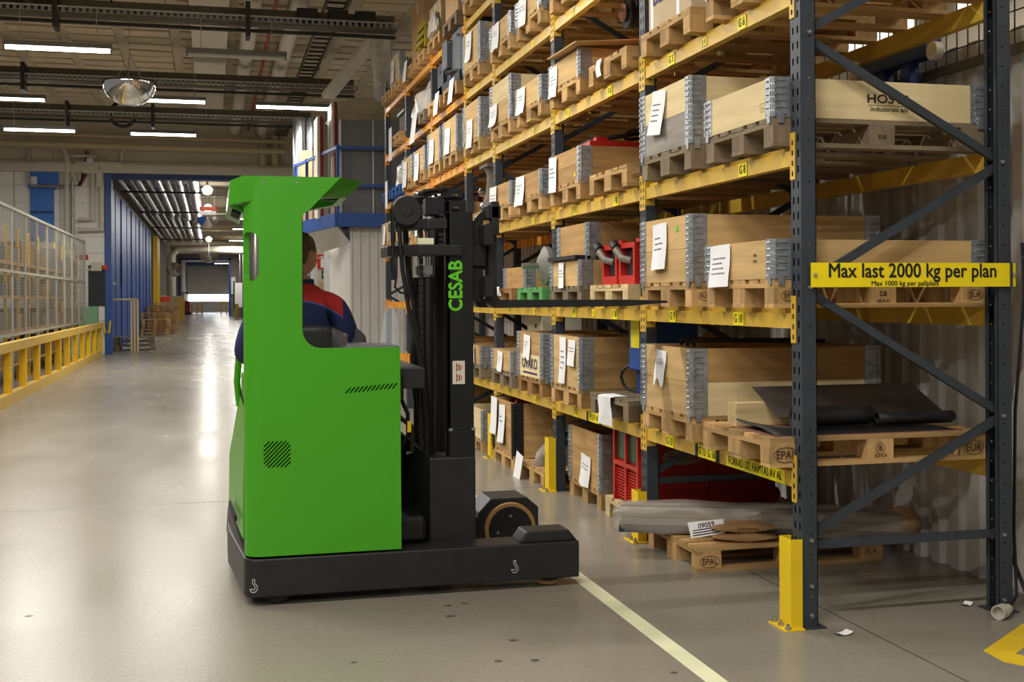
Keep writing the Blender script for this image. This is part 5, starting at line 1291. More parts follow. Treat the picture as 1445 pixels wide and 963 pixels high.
# ---- fifth bay
PAL(4, 'near', 6, 'greypallet'); PAL(4, 'far', 6)
carton('tall brown carton with blue edge in near half of fifth bay, top level', 2.7, 3.7, 12.98, 13.7, LV[6] + 0.144, 0.55, 'carton')
tag(boxo('blue_box', (2.95, 13.15, LV[6] + 0.144 + 0.56 + 0.2), (0.5, 0.3, 0.4), 'blue_paint'), 'blue box on top of the brown carton, top level', 'box')
t = carton('pale carton with black print in far half of fifth bay, top level', 2.7, 3.6, 14.0, 14.75, LV[6] + 0.144, 0.42, 'carton_pale')
boxo('print', (-0.452, 0.1, 0.24), (0.002, 0.3, 0.05), 'black_ink', t)
o = heap('white plastic bag by the pale carton on top level', 2.66, 14.2, LV[6] + 0.146, 0.06, 0.24, 0.22, 'film_milky', 8, 'plastic_bag')
PAL(4, 'near', 5); PAL(4, 'far', 5)
t = thing('grey_machine', 'large grey machine of stepped boxes in fifth bay, fifth beam level', 'machine', (2.71, 13.72, LV[5] + 0.146))
boxo('large_housing', (0.3, -0.45, 0.38), (0.55, 0.5, 0.5), 'machine_grey', t, bevel=0.015); boxo('mid_housing', (0.15, -0.1, 0.4), (0.4, 0.24, 0.34), 'machine_grey', t, bevel=0.015); boxo('tall_cover', (0.2, 0.14, 0.3), (0.3, 0.18, 0.56), 'upright', t, bevel=0.015); boxo('small_housing', (0.15, 0.42, 0.2), (0.3, 0.3, 0.4), 'upright', t, bevel=0.015)
boxo('base', (0.4, -0.1, 0.06), (0.8, 1.3, 0.12), 'board_black', t)
q = MB(); q.tube([(0.0, -0.1, 0.2), (-0.05, -0.3, 0.16), (0.05, -0.6, 0.15)], 0.03, 8); q.build('cable', 'hose', t, smooth=True)
for yy, zz in ((-0.25, 0.53), (-0.65, 0.53), (0.2, 0.5), (0.4, 0.3)): 
    q = MB(); q.lathe([(0, -0.015), (0.018, -0.015), (0.018, 0.02)], 8, axis='x', origin=(0.0, yy, zz)); q.build('bolt', 'steel', t)
for yy, lab in ((13.2, 'white sheet hanging below the grey machine, near one'), (14.1, 'white sheet hanging below the grey machine, far one')):
    o = MB().grid(lambda u, v: (-0.02 - 0.03 * v, (0.5 - u) * 0.26, -v * 0.28), 5, 6).build('paper_sheet', 'paper', loc=(2.69, yy, LV[5] + 0.2), smooth=True); tag(o, lab, 'sheet')
for half, sd, n in (('near', 71, 2), ('far', 72, 2)):
    PAL(4, half, 4); COLL(4, half, 4, 0, 'tan', count=2); c = COLL(4, half, 4, 1, 'brown', 'with paper', count=2, front='tan'); paper(c, 0.1, 0.1, 0.24, 0.3, 0.05, 0.02, 2, seed=sd)
for half, sd in (('near', 73), ('far', 74)):
    PAL(4, half, 3); c = COLL(4, half, 3, 0, 'tan', 'with paper'); paper(c, 0.1, 0.18, 0.22, 0.24, 0.05, 0.02, 2, seed=sd)
    PAL(4, half, 2); COLL(4, half, 2, 0, 'brown'); PAL(4, half, 1); COLL(4, half, 1, 0, 'brown')
pallet('wooden floor pallet behind the mast in fifth bay', 2.68, ypos(4, 'near'), 0, 'pallet', False); carton('brown carton on a floor pallet in fifth bay', 2.7, 3.6, 13.0, 13.75, 0.144, 0.5)

# ---- sixth bay
PAL(5, 'near', 6); PAL(5, 'far', 6)
carton('very tall brown carton in sixth bay, top level', 2.74, 3.5, 15.4, 16.35, LV[6] + 0.144, 0.8, 'carton')
t = thing('yellow_trestle', 'olive yellow steel trestle beside the tall carton on top level', 'trestle', (2.69, 15.0, LV[6] + 0.146))
for k in range(3): boxo('cross_bar', (0.0, 0.1 + 0.1 * k, 0.1 + 0.09 * (2 - k)), (0.08, 0.6, 0.05), 'olive_paint', t)
for sy in (-0.1, 0.35): boxo('leg', (0, sy, 0.14), (0.06, 0.06, 0.28), 'olive_paint', t)
q = MB(); q.bar((0.1, -0.2, 0.1), (0.4, -0.25, 0.62), 0.06, 0.08); q.build('arm', 'olive_paint', t)
o = MB().grid(lambda u, v: (-0.03 - 0.03 * v, (0.5 - u) * 0.26, -v * 0.3), 4, 5).build('paper_sheet', 'paper', loc=(2.7, 16.45, LV[6] + 0.26), smooth=True); tag(o, 'white sheet below the very tall carton on top level', 'sheet')
PAL(5, 'near', 5, 'greypallet')
heap('plastic-wrapped bundle in sixth bay, fifth beam level', 3.1, 15.75, LV[5] + 0.146, 0.45, 0.65, 0.42, 'film_milky', 9, 'wrapped_bundle')
o = MB().grid(lambda u, v: (-0.03 - 0.05 * v, (0.5 - u) * 0.4, -v * 0.42), 4, 5).build('paper_sheet', 'paper', loc=(2.7, 15.7, LV[5] + 0.2), smooth=True); tag(o, 'large white sheet under the plastic-wrapped bundle', 'sheet')
for half, sd in (('near', 75), ('far', 76)):
    PAL(5, half, 4); c = COLL(5, half, 4, 0, 'tan', 'with paper', h=0.3); paper(c, 0.1, 0.25, 0.26, 0.36, 0.05, 0.02, 2, seed=sd)
    PAL(5, half, 3); c = COLL(5, half, 3, 0, 'tan', 'with paper'); paper(c, 0.1, 0.18, 0.22, 0.24, 0.05, 0.02, 0, seed=sd)
# ---- last bay
PAL(6, 'near', 6); PAL(6, 'far', 6)
COLL(6, 'near', 6, 0, 'tan', count=2); c = COLL(6, 'near', 6, 1, 'light', 'with paper', count=2); paper(c, 0.12, 0.15, 0.26, 0.34, 0.05, 0.02, 2, seed=81)
PAL(6, 'near', 5); t = thing('metal_crate', 'low grey metal crate in last bay, fifth beam level', 'crate', (3.0, 17.6, LV[5] + 0.146)); boxo('crate_body', (0.1, 0, 0.16), (0.6, 0.6, 0.32), 'stone_grey', t, bevel=0.02); boxo('rim', (0.1, 0, 0.34), (0.66, 0.66, 0.04), 'machine_grey', t)
o = MB().grid(lambda u, v: (-0.03, (0.5 - u) * 0.3, -v * 0.5), 3, 4).build('paper_sheet', 'paper', loc=(2.69, 17.9, LV[5] + 0.3), smooth=True); tag(o, 'tall white sheet in last bay, fifth beam level', 'sheet')
PAL(6, 'near', 4, 'bluepallet'); PAL(6, 'far', 4, 'bluepallet')
heap('grey plastic sack on blue pallets in last bay', 3.1, 17.7, LV[4] + 0.146, 0.4, 0.45, 0.45, 'film_milky', 12, 'plastic_sack')
o = MB().grid(lambda u, v: (-0.03, (0.5 - u) * 0.26, -v * 0.42), 3, 4).build('paper_sheet', 'paper', loc=(2.69, 18.35, LV[4] + 0.3), smooth=True); tag(o, 'white sheet beside the plastic sack in last bay', 'sheet')
for half, sd in (('near', 84), ('far', 85)):
    PAL(6, half, 3); c = COLL(6, half, 3, 0, 'tan', 'with paper', h=0.3); paper(c, 0.1, 0.26, 0.22, 0.3, 0.05, 0.02, 0, seed=sd)

# ---- small things on the floor and on the rear upright
def scrap(label, x, y, s, rz):
    o = MB().grid(lambda u, v: ((u - .5) * s, (v - .5) * s * 0.6, 0.004 + 0.012 * (u - .5) ** 2 * 4), 4, 3).build('paper_scrap', 'paper', loc=(x, y, 0), rot=(0, 0, rz), smooth=True); tag(o, label, 'paper')
scrap('small white paper scrap on the floor before the load sign', 2.88, 5.02, 0.085, 0.2)
scrap('torn paper scrap on the floor beside the rear upright', 3.76, 5.32, 0.07, 0.6)
t = thing('cable_socket', 'grey round cable socket lying on the floor by the rear upright', 'socket', (3.74, 5.04, 0.0), 0.5)
q = MB(); q.lathe([(0.0, 0.03), (0.026, 0.03), (0.03, 0.0), (0.036, 0.0), (0.036, 0.06), (0.025, 0.07), (0.025, 0.11), (0.012, 0.14), (0, 0.14)], 18, axis='x', origin=(0, 0, 0.036)); q.build('socket_body', 'socket_grey', t, smooth=True)
run('power_cable', [(3.86, 5.11, 0.036), (3.93, 5.15, 0.08), (3.97, 5.22, 0.4), (3.965, 5.2, 1.0), (3.96, 5.12, 1.6), (3.95, 5.12, 1.86)], 0.009, 'hose', 'black cable running up the rear upright from the socket', 'cable', 6)
run('power_cable', [(3.95, 5.12, 1.78), (4.02, 5.1, 1.86), (4.14, 5.0, 1.84), (4.18, 4.6, 1.7)], 0.01, 'hose', 'black cable arching from the rear upright to the partition', 'cable', 6)
run('power_cable', [(3.97, 5.3, 0.35), (4.0, 5.15, 0.06), (4.1, 5.0, 0.012), (4.13, 4.4, 0.012)], 0.011, 'hose', 'black cable on the floor leading away from the rear upright', 'cable', 6)

# ---- pallet stacks in the far corridor
for k, (x, y, n_, lab) in enumerate(((-3.0, 53.5, 14, 'front'), (-2.85, 58.5, 17, 'rear'))):
    pass
def stack(x, y, n_, w, which, rz=0.0):
    for i in range(n_):
        word = 'bottom' if i == 0 else ('top' if i == n_ - 1 else 'middle')
        o = pallet(word + ' pallet of the ' + which + ' stack in the far corridor', x + random.uniform(-.04, .04), y + random.uniform(-.04, .04), i * 0.144, w, False, rz, group='pallets stacked in the far corridor')
stack(-2.95, 54.0, 7, 'pallet', 'front'); stack(-2.85, 57.5, 9, 'brownpallet', 'second'); stack(-2.75, 61.0, 10, 'pallet', 'rear')
stack(-2.9, 38.9, 3, 'greypallet', 'short grey')
stack(-2.0, 128, 8, 'brownpallet', 'very distant')

# ================================================================== REACH TRUCK
TY = 6.25; TF = 7.42
tr = thing('reach_truck', 'green and black reach truck with raised forks in the aisle', 'reach truck', (0, 0, 0))
# --- green side panel wrapped round the rear corner
XA = 0.978; RC = 0.085; XB = 0.165
S1 = XA - (XB + RC); S2 = S1 + RC * PI / 2
def smap(s, d, z):
    """arc length along the wrapped panel -> world; d is depth inwards"""
    if s <= S1: return (XA - s, TY + d, z)
    if s <= S2:
        a = (s - S1) / RC; c = (XB + RC, TY + RC); r = RC - d
        return (c[0] - r * math.sin(a), c[1] - r * math.cos(a), z)
    return (XB + d, TY + RC + (s - S2), z)
def X2S(x): return XA - x
SE = S2 + 0.02
outer = [(X2S(0.978), 0.262), (X2S(0.976), 1.338), (X2S(0.462), 1.338), (X2S(0.463), 2.035), (X2S(0.512), 2.073), (X2S(0.585), 2.152), (X2S(0.667), 2.236),
         (SE, 2.236), (SE, 0.262)]
outer = fillet(outer, [0, 0.015, 0.1, 0.05, 0.02, 0.02, 0.0, 0, 0], 6)
slot = fillet([(X2S(0.24), 1.69), (X2S(0.24), 1.945), (S2 - 0.012, 1.945), (S2 - 0.012, 1.69)], 0.045, 6)
holes = [slot]
for k in range(12):
    x = 0.682 + k * 0.0225; z = 1.098 + k * 0.0018
    holes.append([(X2S(x), z), (X2S(x + 0.009), z - 0.001), (X2S(x + 0.034), z + 0.029), (X2S(x + 0.025), z + 0.03)])
cxv, czv = 0.33, 0.79
for k in range(-5, 6):
    d = k * 0.0152; half = min(0.082, 0.096 - abs(d))
    c = (cxv + d * 0.7071, czv - d * 0.7071); e = 0.7071 * half; w_ = 0.0036
    # keep within a rounded square
    pts = []
    for sx, sw in ((-1, -1), (-1, 1), (1, 1), (1, -1)):
        pts.append((X2S(c[0] + sx * e + sw * w_ * 0.7), c[1] + sx * e - sw * w_ * 0.7))
    holes.append(pts)
cuts = [S1 + (S2 - S1) * k / 10 for k in range(0, 11)] + [0.2, 0.4, 0.6]
me = plate_mesh('side_panel', outer, holes, 0.0, 0.03, ['green_paint'], smap, cuts)
me.shade_smooth(); me.set_sharp_from_angle(angle=math.radians(35))
put('side_panel', me, tr)
boxo('vent_backing', (0.82, TY + 0.06, 1.12), (0.36, 0.04, 0.12), 'hole', tr); boxo('vent_backing', (0.33, TY + 0.06, 0.79), (0.2, 0.04, 0.2), 'hole', tr)
# green lower body behind the panel
q = MB(); q.prism([(XB + 0.012, 0.262), (0.97, 0.262), (0.97, 1.16), (XB + 0.012, 1.16)], TY + 0.105, TF - 0.02, 'xz'); q.build('battery_body', 'green_paint', tr, bevel=0.02)
# rear cover bulging out
q = MB()
def rc(y, dx): return [(XB + 0.004, y, 1.02), (0.105 + dx, y, 0.66), (0.1 + dx, y, 0.345), (XB + 0.004, y, 0.345)]
A, B_ = rc(TY + 0.09, 0.055), rc(TF - 0.01, 0.0)
q.add(A + B_, [(0, 1, 2, 3), (7, 6, 5, 4), (0, 4, 5, 1), (1, 5, 6, 2), (2, 6, 7, 3), (3, 7, 4, 0)]); o = q.build('rear_cover', 'green_paint', tr)
boxo('vent_strip', (0.112, TY + 0.52, 0.42), (0.012, 0.5, 0.03), 'hole', tr, rot=(0, 0, 0.05))
vs, fs = text_geo('R214', 0.045, 0, 0.01); q = MB(); q.add(frame_pts(vs, (0.118, TY + 0.4, 0.5), (0.05, -1, 0), (0, 0, 1)), fs); q.build('lettering', 'sign_white', tr)
# far pillar and far low side
q = MB(); q.box(0.36, 0.48, TF - 0.07, TF - 0.01, 1.16, 2.2); q.build('far_pillar', 'green_paint', tr, bevel=0.02)
q = MB(); q.tube([(0.165, TF - 0.1, 0.95), (0.15, TF - 0.1, 1.1), (0.165, TF - 0.1, 1.28)], 0.02, 8); q.build('grab_handle', 'green_paint', tr, smooth=True)
# roof: top shell with chamfered front and hanging fascia
top = [(0.10, TY + 0.06), (0.165, TY), (0.667, TY), (0.81, TY + 0.19), (0.83, TF - 0.3), (0.7, TF - 0.02), (0.10, TF - 0.02)]
bot = [(0.10, TY + 0.06), (0.165, TY + 0.01), (0.56, TY + 0.03), (0.725, TY + 0.23), (0.74, TF - 0.35), (0.6, TF - 0.04), (0.10, TF - 0.04)]
q = MB(); n = len(top)
zt = [2.215, 2.236, 2.236, 2.232, 2.235, 2.235, 2.215]; zb = [2.09, 2.1, 2.125, 2.15, 2.15, 2.14, 2.09]
q.add([(p[0], p[1], z) for p, z in zip(top, zt)] + [(p[0], p[1], z) for p, z in zip(bot, zb)], [tuple(range(n))] + [((i + 1) % n, i, n + i, n + (i + 1) % n) for i in range(n)])
# underside with an inset recess
ins = [(0.22, TY + 0.1), (0.24, TY + 0.08), (0.53, TY + 0.1), (0.69, TY + 0.28), (0.7, TF - 0.4), (0.58, TF - 0.12), (0.22, TF - 0.12)]
q.add([(p[0], p[1], z) for p, z in zip(bot, zb)] + [(p[0], p[1], z + 0.0) for p, z in zip(ins, zb)] + [(p[0], p[1], 2.19) for p in ins],
      [((i + 1) % n, i, n + i, n + (i + 1) % n) for i in range(n)] + [(n + (i + 1) % n, n + i, 2 * n + i, 2 * n + (i + 1) % n) for i in range(n)] + [tuple(range(2 * n, 3 * n))])
q.build('roof', 'green_paint', tr)
# rear roof hood
q = MB(); q.prism([(0.17, 2.234), (0.098, 2.212), (0.09, 2.09), (0.17, 2.05)], TY + 0.14, TF - 0.05, 'xz'); q.build('roof_hood', 'green_paint', tr, bevel=0.012)
boxo('hood_dark_strip', (0.135, TY + 0.36, 2.063), (0.05, 0.4, 0.02), 'hole', tr, rot=(0, 0.4, 0))  # near-black strip along the underside of the rear hood
for xx in (0.27, 0.44): 
    q = MB(); q.lathe([(0, -0.004), (0.005, -0.004), (0.006, 0)], 8, axis='y', origin=(xx, TY, 2.205)); q.build('roof_screw', 'steel', tr)
boxo('roof_light', (0.64, TY + 0.4, 2.155), (0.09, 0.05, 0.02), 'board_black', tr)
# dark inner edge lining of the window opening
boxo('door_seal', (0.463, TY + 0.04, 1.74), (0.012, 0.03, 0.6), 'rubber', tr)
# black chassis
q = MB(); q.prism(fillet([(0.165, TY), (1.97, TY), (1.97, TY + 0.22), (1.0, TY + 0.22), (1.0, TF - 0.22), (1.97, TF - 0.22), (1.97, TF), (0.09, TF), (0.09, TF - 0.3)], [0.08, 0.01, 0, 0, 0, 0, 0, 0, 0], 6), 0.05, 0.25, 'xy'); q.build('chassis', 'truck_black', tr, bevel=0.008)
q = MB(); q.add([(0.168, TY + 0.06, 0.05), (0.168, TY + 0.06, 0.258), (0.095, TF, 0.34), (0.085, TF, 0.19), (0.3, TY + 0.1, 0.05), (0.3, TY + 0.1, 0.258), (0.3, TF, 0.34), (0.3, TF, 0.19)],
      [(0, 1, 2, 3), (4, 7, 6, 5), (1, 5, 6, 2), (0, 3, 7, 4), (0, 4, 5, 1), (3, 2, 6, 7)]); q.build('rear_bumper', 'truck_black', tr)
for yy in (TY + 0.1, ):
    for zz in (0.09, 0.22):
        q = MB(); q.lathe([(0, -0.005), (0.008, -0.005), (0.009, 0)], 8, axis='x', origin=(0.164, yy, zz)); q.build('bolt', 'steel', tr)
def leg(y0, y1, name='support_leg'):
    q = MB(); q.prism([(1.63, 0.249), (1.675, 0.31), (1.915, 0.31), (1.965, 0.249)], y0 + 0.02, y1 - 0.02, 'xz'); q.build('wheel_cover', 'truck_black', tr, bevel=0.008)
leg(TY, TY + 0.22); leg(TF - 0.22, TF)
def wheel(x, y0, y1, r, bolts=True):
    q = MB(); q.lathe([(r * 0.83, y0 + 0.004), (r * 0.97, y0 + 0.002), (r, y0 + 0.015), (r, y1 - 0.015), (r * 0.97, y1 - 0.002), (r * 0.83, y1 - 0.004), (r * 0.83, y0 + 0.004)], 40, axis='y', origin=(x, 0, r))
    w = q.build('load_wheel', 'tyre_tan', tr, smooth=True)
    q = MB(); q.lathe([(0, y0), (r * 0.84, y0), (r * 0.84, y1), (0, y1)], 40, axis='y', origin=(x, 0, r)); q.build('wheel_disc', 'mast_black', w, smooth=True)
    if bolts:
        for a in (1.57, 3.35, 6.07):
            q = MB(); q.lathe([(0, y0 - 0.006), (0.009, y0 - 0.006), (0.01, y0)], 8, axis='y', origin=(x + 0.5 * r * math.cos(a), 0, r + 0.5 * r * math.sin(a))); q.build('wheel_bolt', 'steel', w)
wheel(1.81, TY + 0.06, TY + 0.17, 0.155, False)
wheel(1.79, TF - 0.33, TF - 0.2, 0.165)
# octagonal wheel housing of the far leg
q = MB(); q.prism([(1.59, 0.06), (1.59, 0.27), (1.67, 0.355), (1.9, 0.355), (1.975, 0.29), (1.975, 0.06)], TF - 0.31, TF - 0.02, 'xz'); q.build('wheel_housing', 'truck_black', tr, bevel=0.006)
boxo('far_leg_inner', (1.35, TF - 0.26, 0.15), (0.5, 0.1, 0.2), 'mast_black', tr, bevel=0.01)
# castor under the rear corner
q = MB(); q.lathe([(0, -0.045), (0.075, -0.045), (0.084, -0.02), (0.084, 0.02), (0.075, 0.045), (0, 0.045)], 24, axis='y', origin=(0.33, TY + 0.09, 0.084)); q.build('castor_wheel', 'rubber', tr, smooth=True)
q = MB(); q.lathe([(0, -0.06), (0.15, -0.06), (0.16, 0), (0.15, 0.06), (0, 0.06)], 24, axis='y', origin=(0.5, TY + 0.8, 0.16)); q.build('drive_wheel', 'rubber', tr, smooth=True)
# lifting hook marks
def hookmark(x, z):
    pts = [(0.006, 0.045), (0.0, 0.05), (-0.006, 0.045), (-0.005, 0.028), (0.006, 0.012), (0.007, 0.0), (-0.002, -0.007), (-0.012, 0.0), (-0.02, -0.002), (-0.012, -0.017), (0.004, -0.02), (0.019, -0.006), (0.017, 0.014), (0.006, 0.028), (0.006, 0.045)]
    q = MB(); q.tube([(x + a, TY - 0.001, z + b_) for a, b_ in pts], 0.0013, 4); q.build('hook_mark', 'sign_white', tr)
hookmark(0.207, 0.1); hookmark(1.60, 0.115)
# console between body and mast
q = MB(); q.box(0.97, 1.12, TY + 0.06, TF - 0.3, 1.11, 1.222); q.build('console', 'truck_black', tr, bevel=0.006)
q = MB(); q.tube([(1.0, TY + 0.12, 1.05), (1.035, TY + 0.12, 0.97), (1.04, TY + 0.14, 0.85), (1.0, TY + 0.16, 0.78)], 0.012, 7); q.build('hose', 'hose', tr, smooth=True)
q = MB(); q.tube([(0.98, TY + 0.12, 0.96), (1.055, TY + 0.12, 0.9), (1.06, TY + 0.14, 0.76), (1.03, TY + 0.14, 0.75)], 0.014, 7); q.build('hose', 'hose', tr, smooth=True)
boxo('hose_sleeve', (1.04, TY + 0.115, 0.9), (0.02, 0.02, 0.06), 'guard_yellow', tr)
boxo('motor_block', (1.06, TY + 0.4, 0.33), (0.16, 0.5, 0.14), 'mast_black', tr, bevel=0.02)
# --- mast
MY0, MY1 = TY + 0.25, TY + 0.85
q = MB(); q.box(1.172, 1.437, MY0 - 0.02, MY0 + 0.2, 0.235, 0.71); q.build('mast_shoe', 'truck_black', tr, bevel=0.012)
q = MB(); q.prism([(1.02, 0.235), (1.175, 0.235), (1.175, 0.705), (1.025, 0.8)], MY1 - 0.25, MY1 - 0.2, 'xz'); q.build('mast_bracket', 'truck_black', tr)
q = MB(); q.add([(1.02, MY1 - 0.1, 0.24), (1.176, MY0, 0.24), (1.176, MY0, 0.705), (1.02, MY1 - 0.1, 0.86)], [(0, 1, 2, 3)]); o = q.build('mast_bracket', 'truck_black', tr); s_ = o.modifiers.new('thick', 'SOLIDIFY'); s_.thickness = 0.015
boxo('mast_crossmember', (1.3, (MY0 + MY1) / 2 + 0.1, 0.34), (0.24, 0.7, 0.2), 'mast_black', tr, bevel=0.01)
for y0, s in ((MY0, 1), (MY1 - 0.06, -1)):
    for k, (x0, x1, z1, dy) in enumerate(((1.28, 1.432, 2.08, 0.0), (1.285, 1.4, 2.15, 0.035), (1.29, 1.385, 2.212, 0.07))):
        q = MB(); q.box(x0, x1, y0 + s * dy, y0 + s * dy + 0.03, 0.45 if k == 0 else 0.5, z1); q.box(x0, x0 + 0.02, y0 + s * dy, y0 + s * dy + s * 0.06 + 0.0, 0.45, z1 - 0.001) if s > 0 else q.box(x0, x0 + 0.02, y0 - dy - 0.05, y0 - dy, 0.45, z1 - 0.001)
        q.build(('mast_upright', 'inner_mast', 'inner_mast')[k], 'mast_black', tr, bevel=0.003)
boxo('mast_foot_plate', (1.36, MY0 - 0.006, 0.78), (0.15, 0.02, 0.15), 'mast_black', tr, bevel=0.004)
for xx in (1.295, 1.425): boxo('foot_bolt', (xx, MY0 - 0.012, 0.862), (0.022, 0.02, 0.014), 'steel', tr)
for xx, zz in ((1.335, 2.1), (1.33, 2.172)):
    q = MB(); q.lathe([(0.0, 0.0), (0.022, 0.0), (0.018, 0.008), (0, 0.01)], 12, origin=(xx, MY0 + 0.02, zz)); q.build('roller_cap', 'chrome', tr, smooth=True)
boxo('mast_top_tie', (1.33, (MY0 + MY1) / 2, 2.19), (0.11, MY1 - MY0 - 0.1, 0.05), 'mast_black', tr)
vs, fs = text_geo('CESAB', 0.115, 0, 0.03, sx=1.0)
wd = max(v[0] for v in vs) - min(v[0] for v in vs); hd = max(v[1] for v in vs) - min(v[1] for v in vs)
vs = [(v[0] * 0.285 / wd, v[1] * 0.082 / hd, v[2]) for v in vs]
q = MB(); q.add(frame_pts(vs, (1.333, MY0 - 0.002, 1.665), (0, 0, 1), (-1, 0, 0)), fs); q.build('lettering', 'logo_green', tr)
wl = boxo('warning_label', (1.345, MY0 - 0.002, 1.18), (0.07, 0.002, 0.13), 'duct_white', tr)
for zz in (0.028, -0.03):
    vs, fs = ellipse_ring(0.017, 0.017, 0.004, 20); q = MB(); q.add(frame_pts(vs, (0.002, -0.0022, zz), (1, 0, 0), (0, 0, 1)), fs); q.bar((-0.008, -0.002, zz + 0.01), (0.012, -0.002, zz - 0.01), 0.003, 0.001); q.build('prohibition_ring', 'sign_red', wl)
    q = MB(); q.box(-0.014, -0.01, -0.0025, -0.0015, zz - 0.022, zz + 0.026); q.box(0.0, 0.006, -0.0025, -0.0015, zz - 0.01, zz + 0.01); q.build('pictogram', 'black_ink', wl)
# chains, cylinders, hoses between the uprights
for yy in (MY0 + 0.16, MY0 + 0.42):
    q = MB(); q.cyl((1.2, yy, 0.5), (1.2, yy, 1.72), 0.042, 16); q.build('lift_cylinder', 'mast_black', tr, smooth=True)
    q = MB(); q.cyl((1.2, yy, 1.72), (1.2, yy, 2.03), 0.016, 12); q.build('cylinder_rod', 'chrome', tr, smooth=True)
    boxo('cylinder_head', (1.2, yy, 1.76), (0.05, 0.05, 0.05), 'steel', tr)
q = MB(); 
for k in range(38): q.box(1.145, 1.165, MY0 + 0.1 + 0.004 * (k % 2), MY0 + 0.13 - 0.004 * (k % 2), 0.55 + k * 0.04, 0.585 + k * 0.04)
q.build('lift_chain', 'hose', tr)['kind'] = 'stuff'
q = MB()
for k in range(9): q.box(1.24 - 0.004 * (k % 2), 1.262 + 0.004 * (k % 2), MY0 - 0.0, MY0 + 0.025, 1.86 + k * 0.028, 1.88 + k * 0.028)
q.build('lift_chain', 'hose', tr)['kind'] = 'stuff'
for yy, x0, x1 in ((MY0 + 0.05, 1.02, 1.17), (MY0 + 0.12, 1.06, 1.2), (MY0 + 0.3, 1.1, 1.16)):
    q = MB(); q.tube([(x0, yy, 2.0), (x0 + 0.02, yy, 1.75), (x0 + 0.06, yy, 1.5), (x1 - 0.03, yy, 1.25), (x1, yy, 0.9), (x1, yy, 0.6)], 0.013, 7); q.build('mast_hose', 'hose', tr, smooth=True)
q = MB(); q.tube([(1.0, MY0 + 0.02, 1.86), (1.0, MY0 + 0.02, 1.72), (0.99, MY0 + 0.02, 1.66), (1.02, MY0 + 0.02, 1.63), (1.08, MY0 + 0.02, 1.62), (1.1, MY0 + 0.02, 1.56)], 0.007, 6); q.build('mast_hose', 'hose', tr, smooth=True)
for z0, x0, x1, h in ((1.835, 0.965, 1.365, 0.06), (1.985, 1.01, 1.28, 0.055)):
    q = MB(); q.prism([(x0 + 0.16, MY0 - 0.03), (x1, MY0 - 0.03), (x1, MY0 + 0.1), (x0 + 0.18, MY0 + 0.1), (x0 + 0.05, MY1 - 0.2), (x0, MY1 - 0.2), (x0, MY0 + 0.12)], z0, z0 + h, 'xy'); q.build('mast_crosstie', 'truck_black', tr, bevel=0.006)
boxo('guide_block', (1.16, MY0 + 0.02, 1.915), (0.09, 0.06, 0.035), 'white_line', tr); boxo('guide_block', (1.06, MY0 + 0.25, 1.9), (0.09, 0.06, 0.035), 'white_line', tr)
q = MB(); q.lathe([(0.0, -0.035), (0.03, -0.035), (0.035, -0.03), (0.08, -0.03), (0.082, -0.02), (0.065, -0.01), (0.065, 0.01), (0.082, 0.02), (0.08, 0.035), (0, 0.035)], 28, axis='y', origin=(1.06, MY0 + 0.04, 2.085)); q.build('hose_pulley', 'truck_black', tr, smooth=True)
q = MB(); q.tube([(0.985, MY0 + 0.04, 1.7), (0.982, MY0 + 0.04, 2.08)] + [(1.06 - 0.078 * math.cos(a), MY0 + 0.04, 2.085 + 0.078 * math.sin(a)) for a in [PI * k / 12 for k in range(13)]] + [(1.14, MY0 + 0.04, 1.95)], 0.011, 7); q.build('mast_hose', 'hose', tr, smooth=True)
boxo('valve_block', (1.22, MY0 + 0.06, 2.11), (0.11, 0.1, 0.1), 'mast_black', tr, bevel=0.006)
q = MB(); q.cyl((1.13, MY0 + 0.05, 2.185), (1.25, MY0 + 0.05, 2.185), 0.014, 10); q.build('top_fitting', 'hose', tr, smooth=True)
for xx, zz in ((1.118, 2.184), (1.21, 2.165), (1.245, 2.175), (1.23, 2.155)):
    q = MB(); q.lathe([(0, -0.014), (0.013, -0.01), (0.015, 0.005), (0, 0.014)], 10, axis='x', origin=(xx, MY0 + 0.03, zz)); q.build('hydraulic_fitting', 'chrome', tr, smooth=True)
q = MB(); q.prism([(1.15, 2.19), (1.29, 2.215), (1.29, 2.225), (1.15, 2.205)], MY0 + 0.02, MY1 - 0.1, 'xz'); q.build('mast_top_plate', 'truck_black', tr)
# --- fork carriage and forks
FY = (TY + 0.31, TY + 0.69)
for y0 in (MY0 + 0.04, MY1 - 0.1):
    q = MB(); q.prism([(1.43, 1.58), (1.5, 1.58), (1.5, 2.1), (1.43, 2.02)], y0, y0 + 0.03, 'xz'); q.build('carriage_side', 'mast_black', tr)
for zz in (1.66, 1.95): boxo('carriage_bar', (1.5, (FY[0] + FY[1]) / 2, zz), (0.05, 0.72, 0.12), 'truck_black', tr, bevel=0.006)
q = MB(); q.box(1.53, 1.575, FY[0] - 0.1, FY[0] - 0.04, 1.95, 2.14); q.build('side_shift_bracket', 'truck_black', tr, bevel=0.004)
q = MB(); q.box(1.50, 1.585, FY[0] - 0.1, FY[0] + 0.04, 2.04, 2.12); q.build('side_shift_bracket', 'truck_black', tr, bevel=0.01)
boxo('tilt_block', (1.47, FY[0] + 0.02, 1.84), (0.1, 0.12, 0.14), 'mast_black', tr, bevel=0.01)
q = MB(); q.tube([(1.46, MY0 + 0.05, 2.0), (1.5, MY0 + 0.05, 2.05), (1.52, MY0 + 0.1, 2.12), (1.55, MY0 + 0.1, 2.1)], 0.012, 6); q.build('carriage_hose', 'hose', tr, smooth=True)
q = MB(); q.tube([(1.5, MY0 + 0.03, 2.11), (1.53, MY0 + 0.04, 2.13), (1.545, MY0 + 0.04, 2.03)], 0.009, 6); q.build('carriage_hose', 'steel', tr, smooth=True)
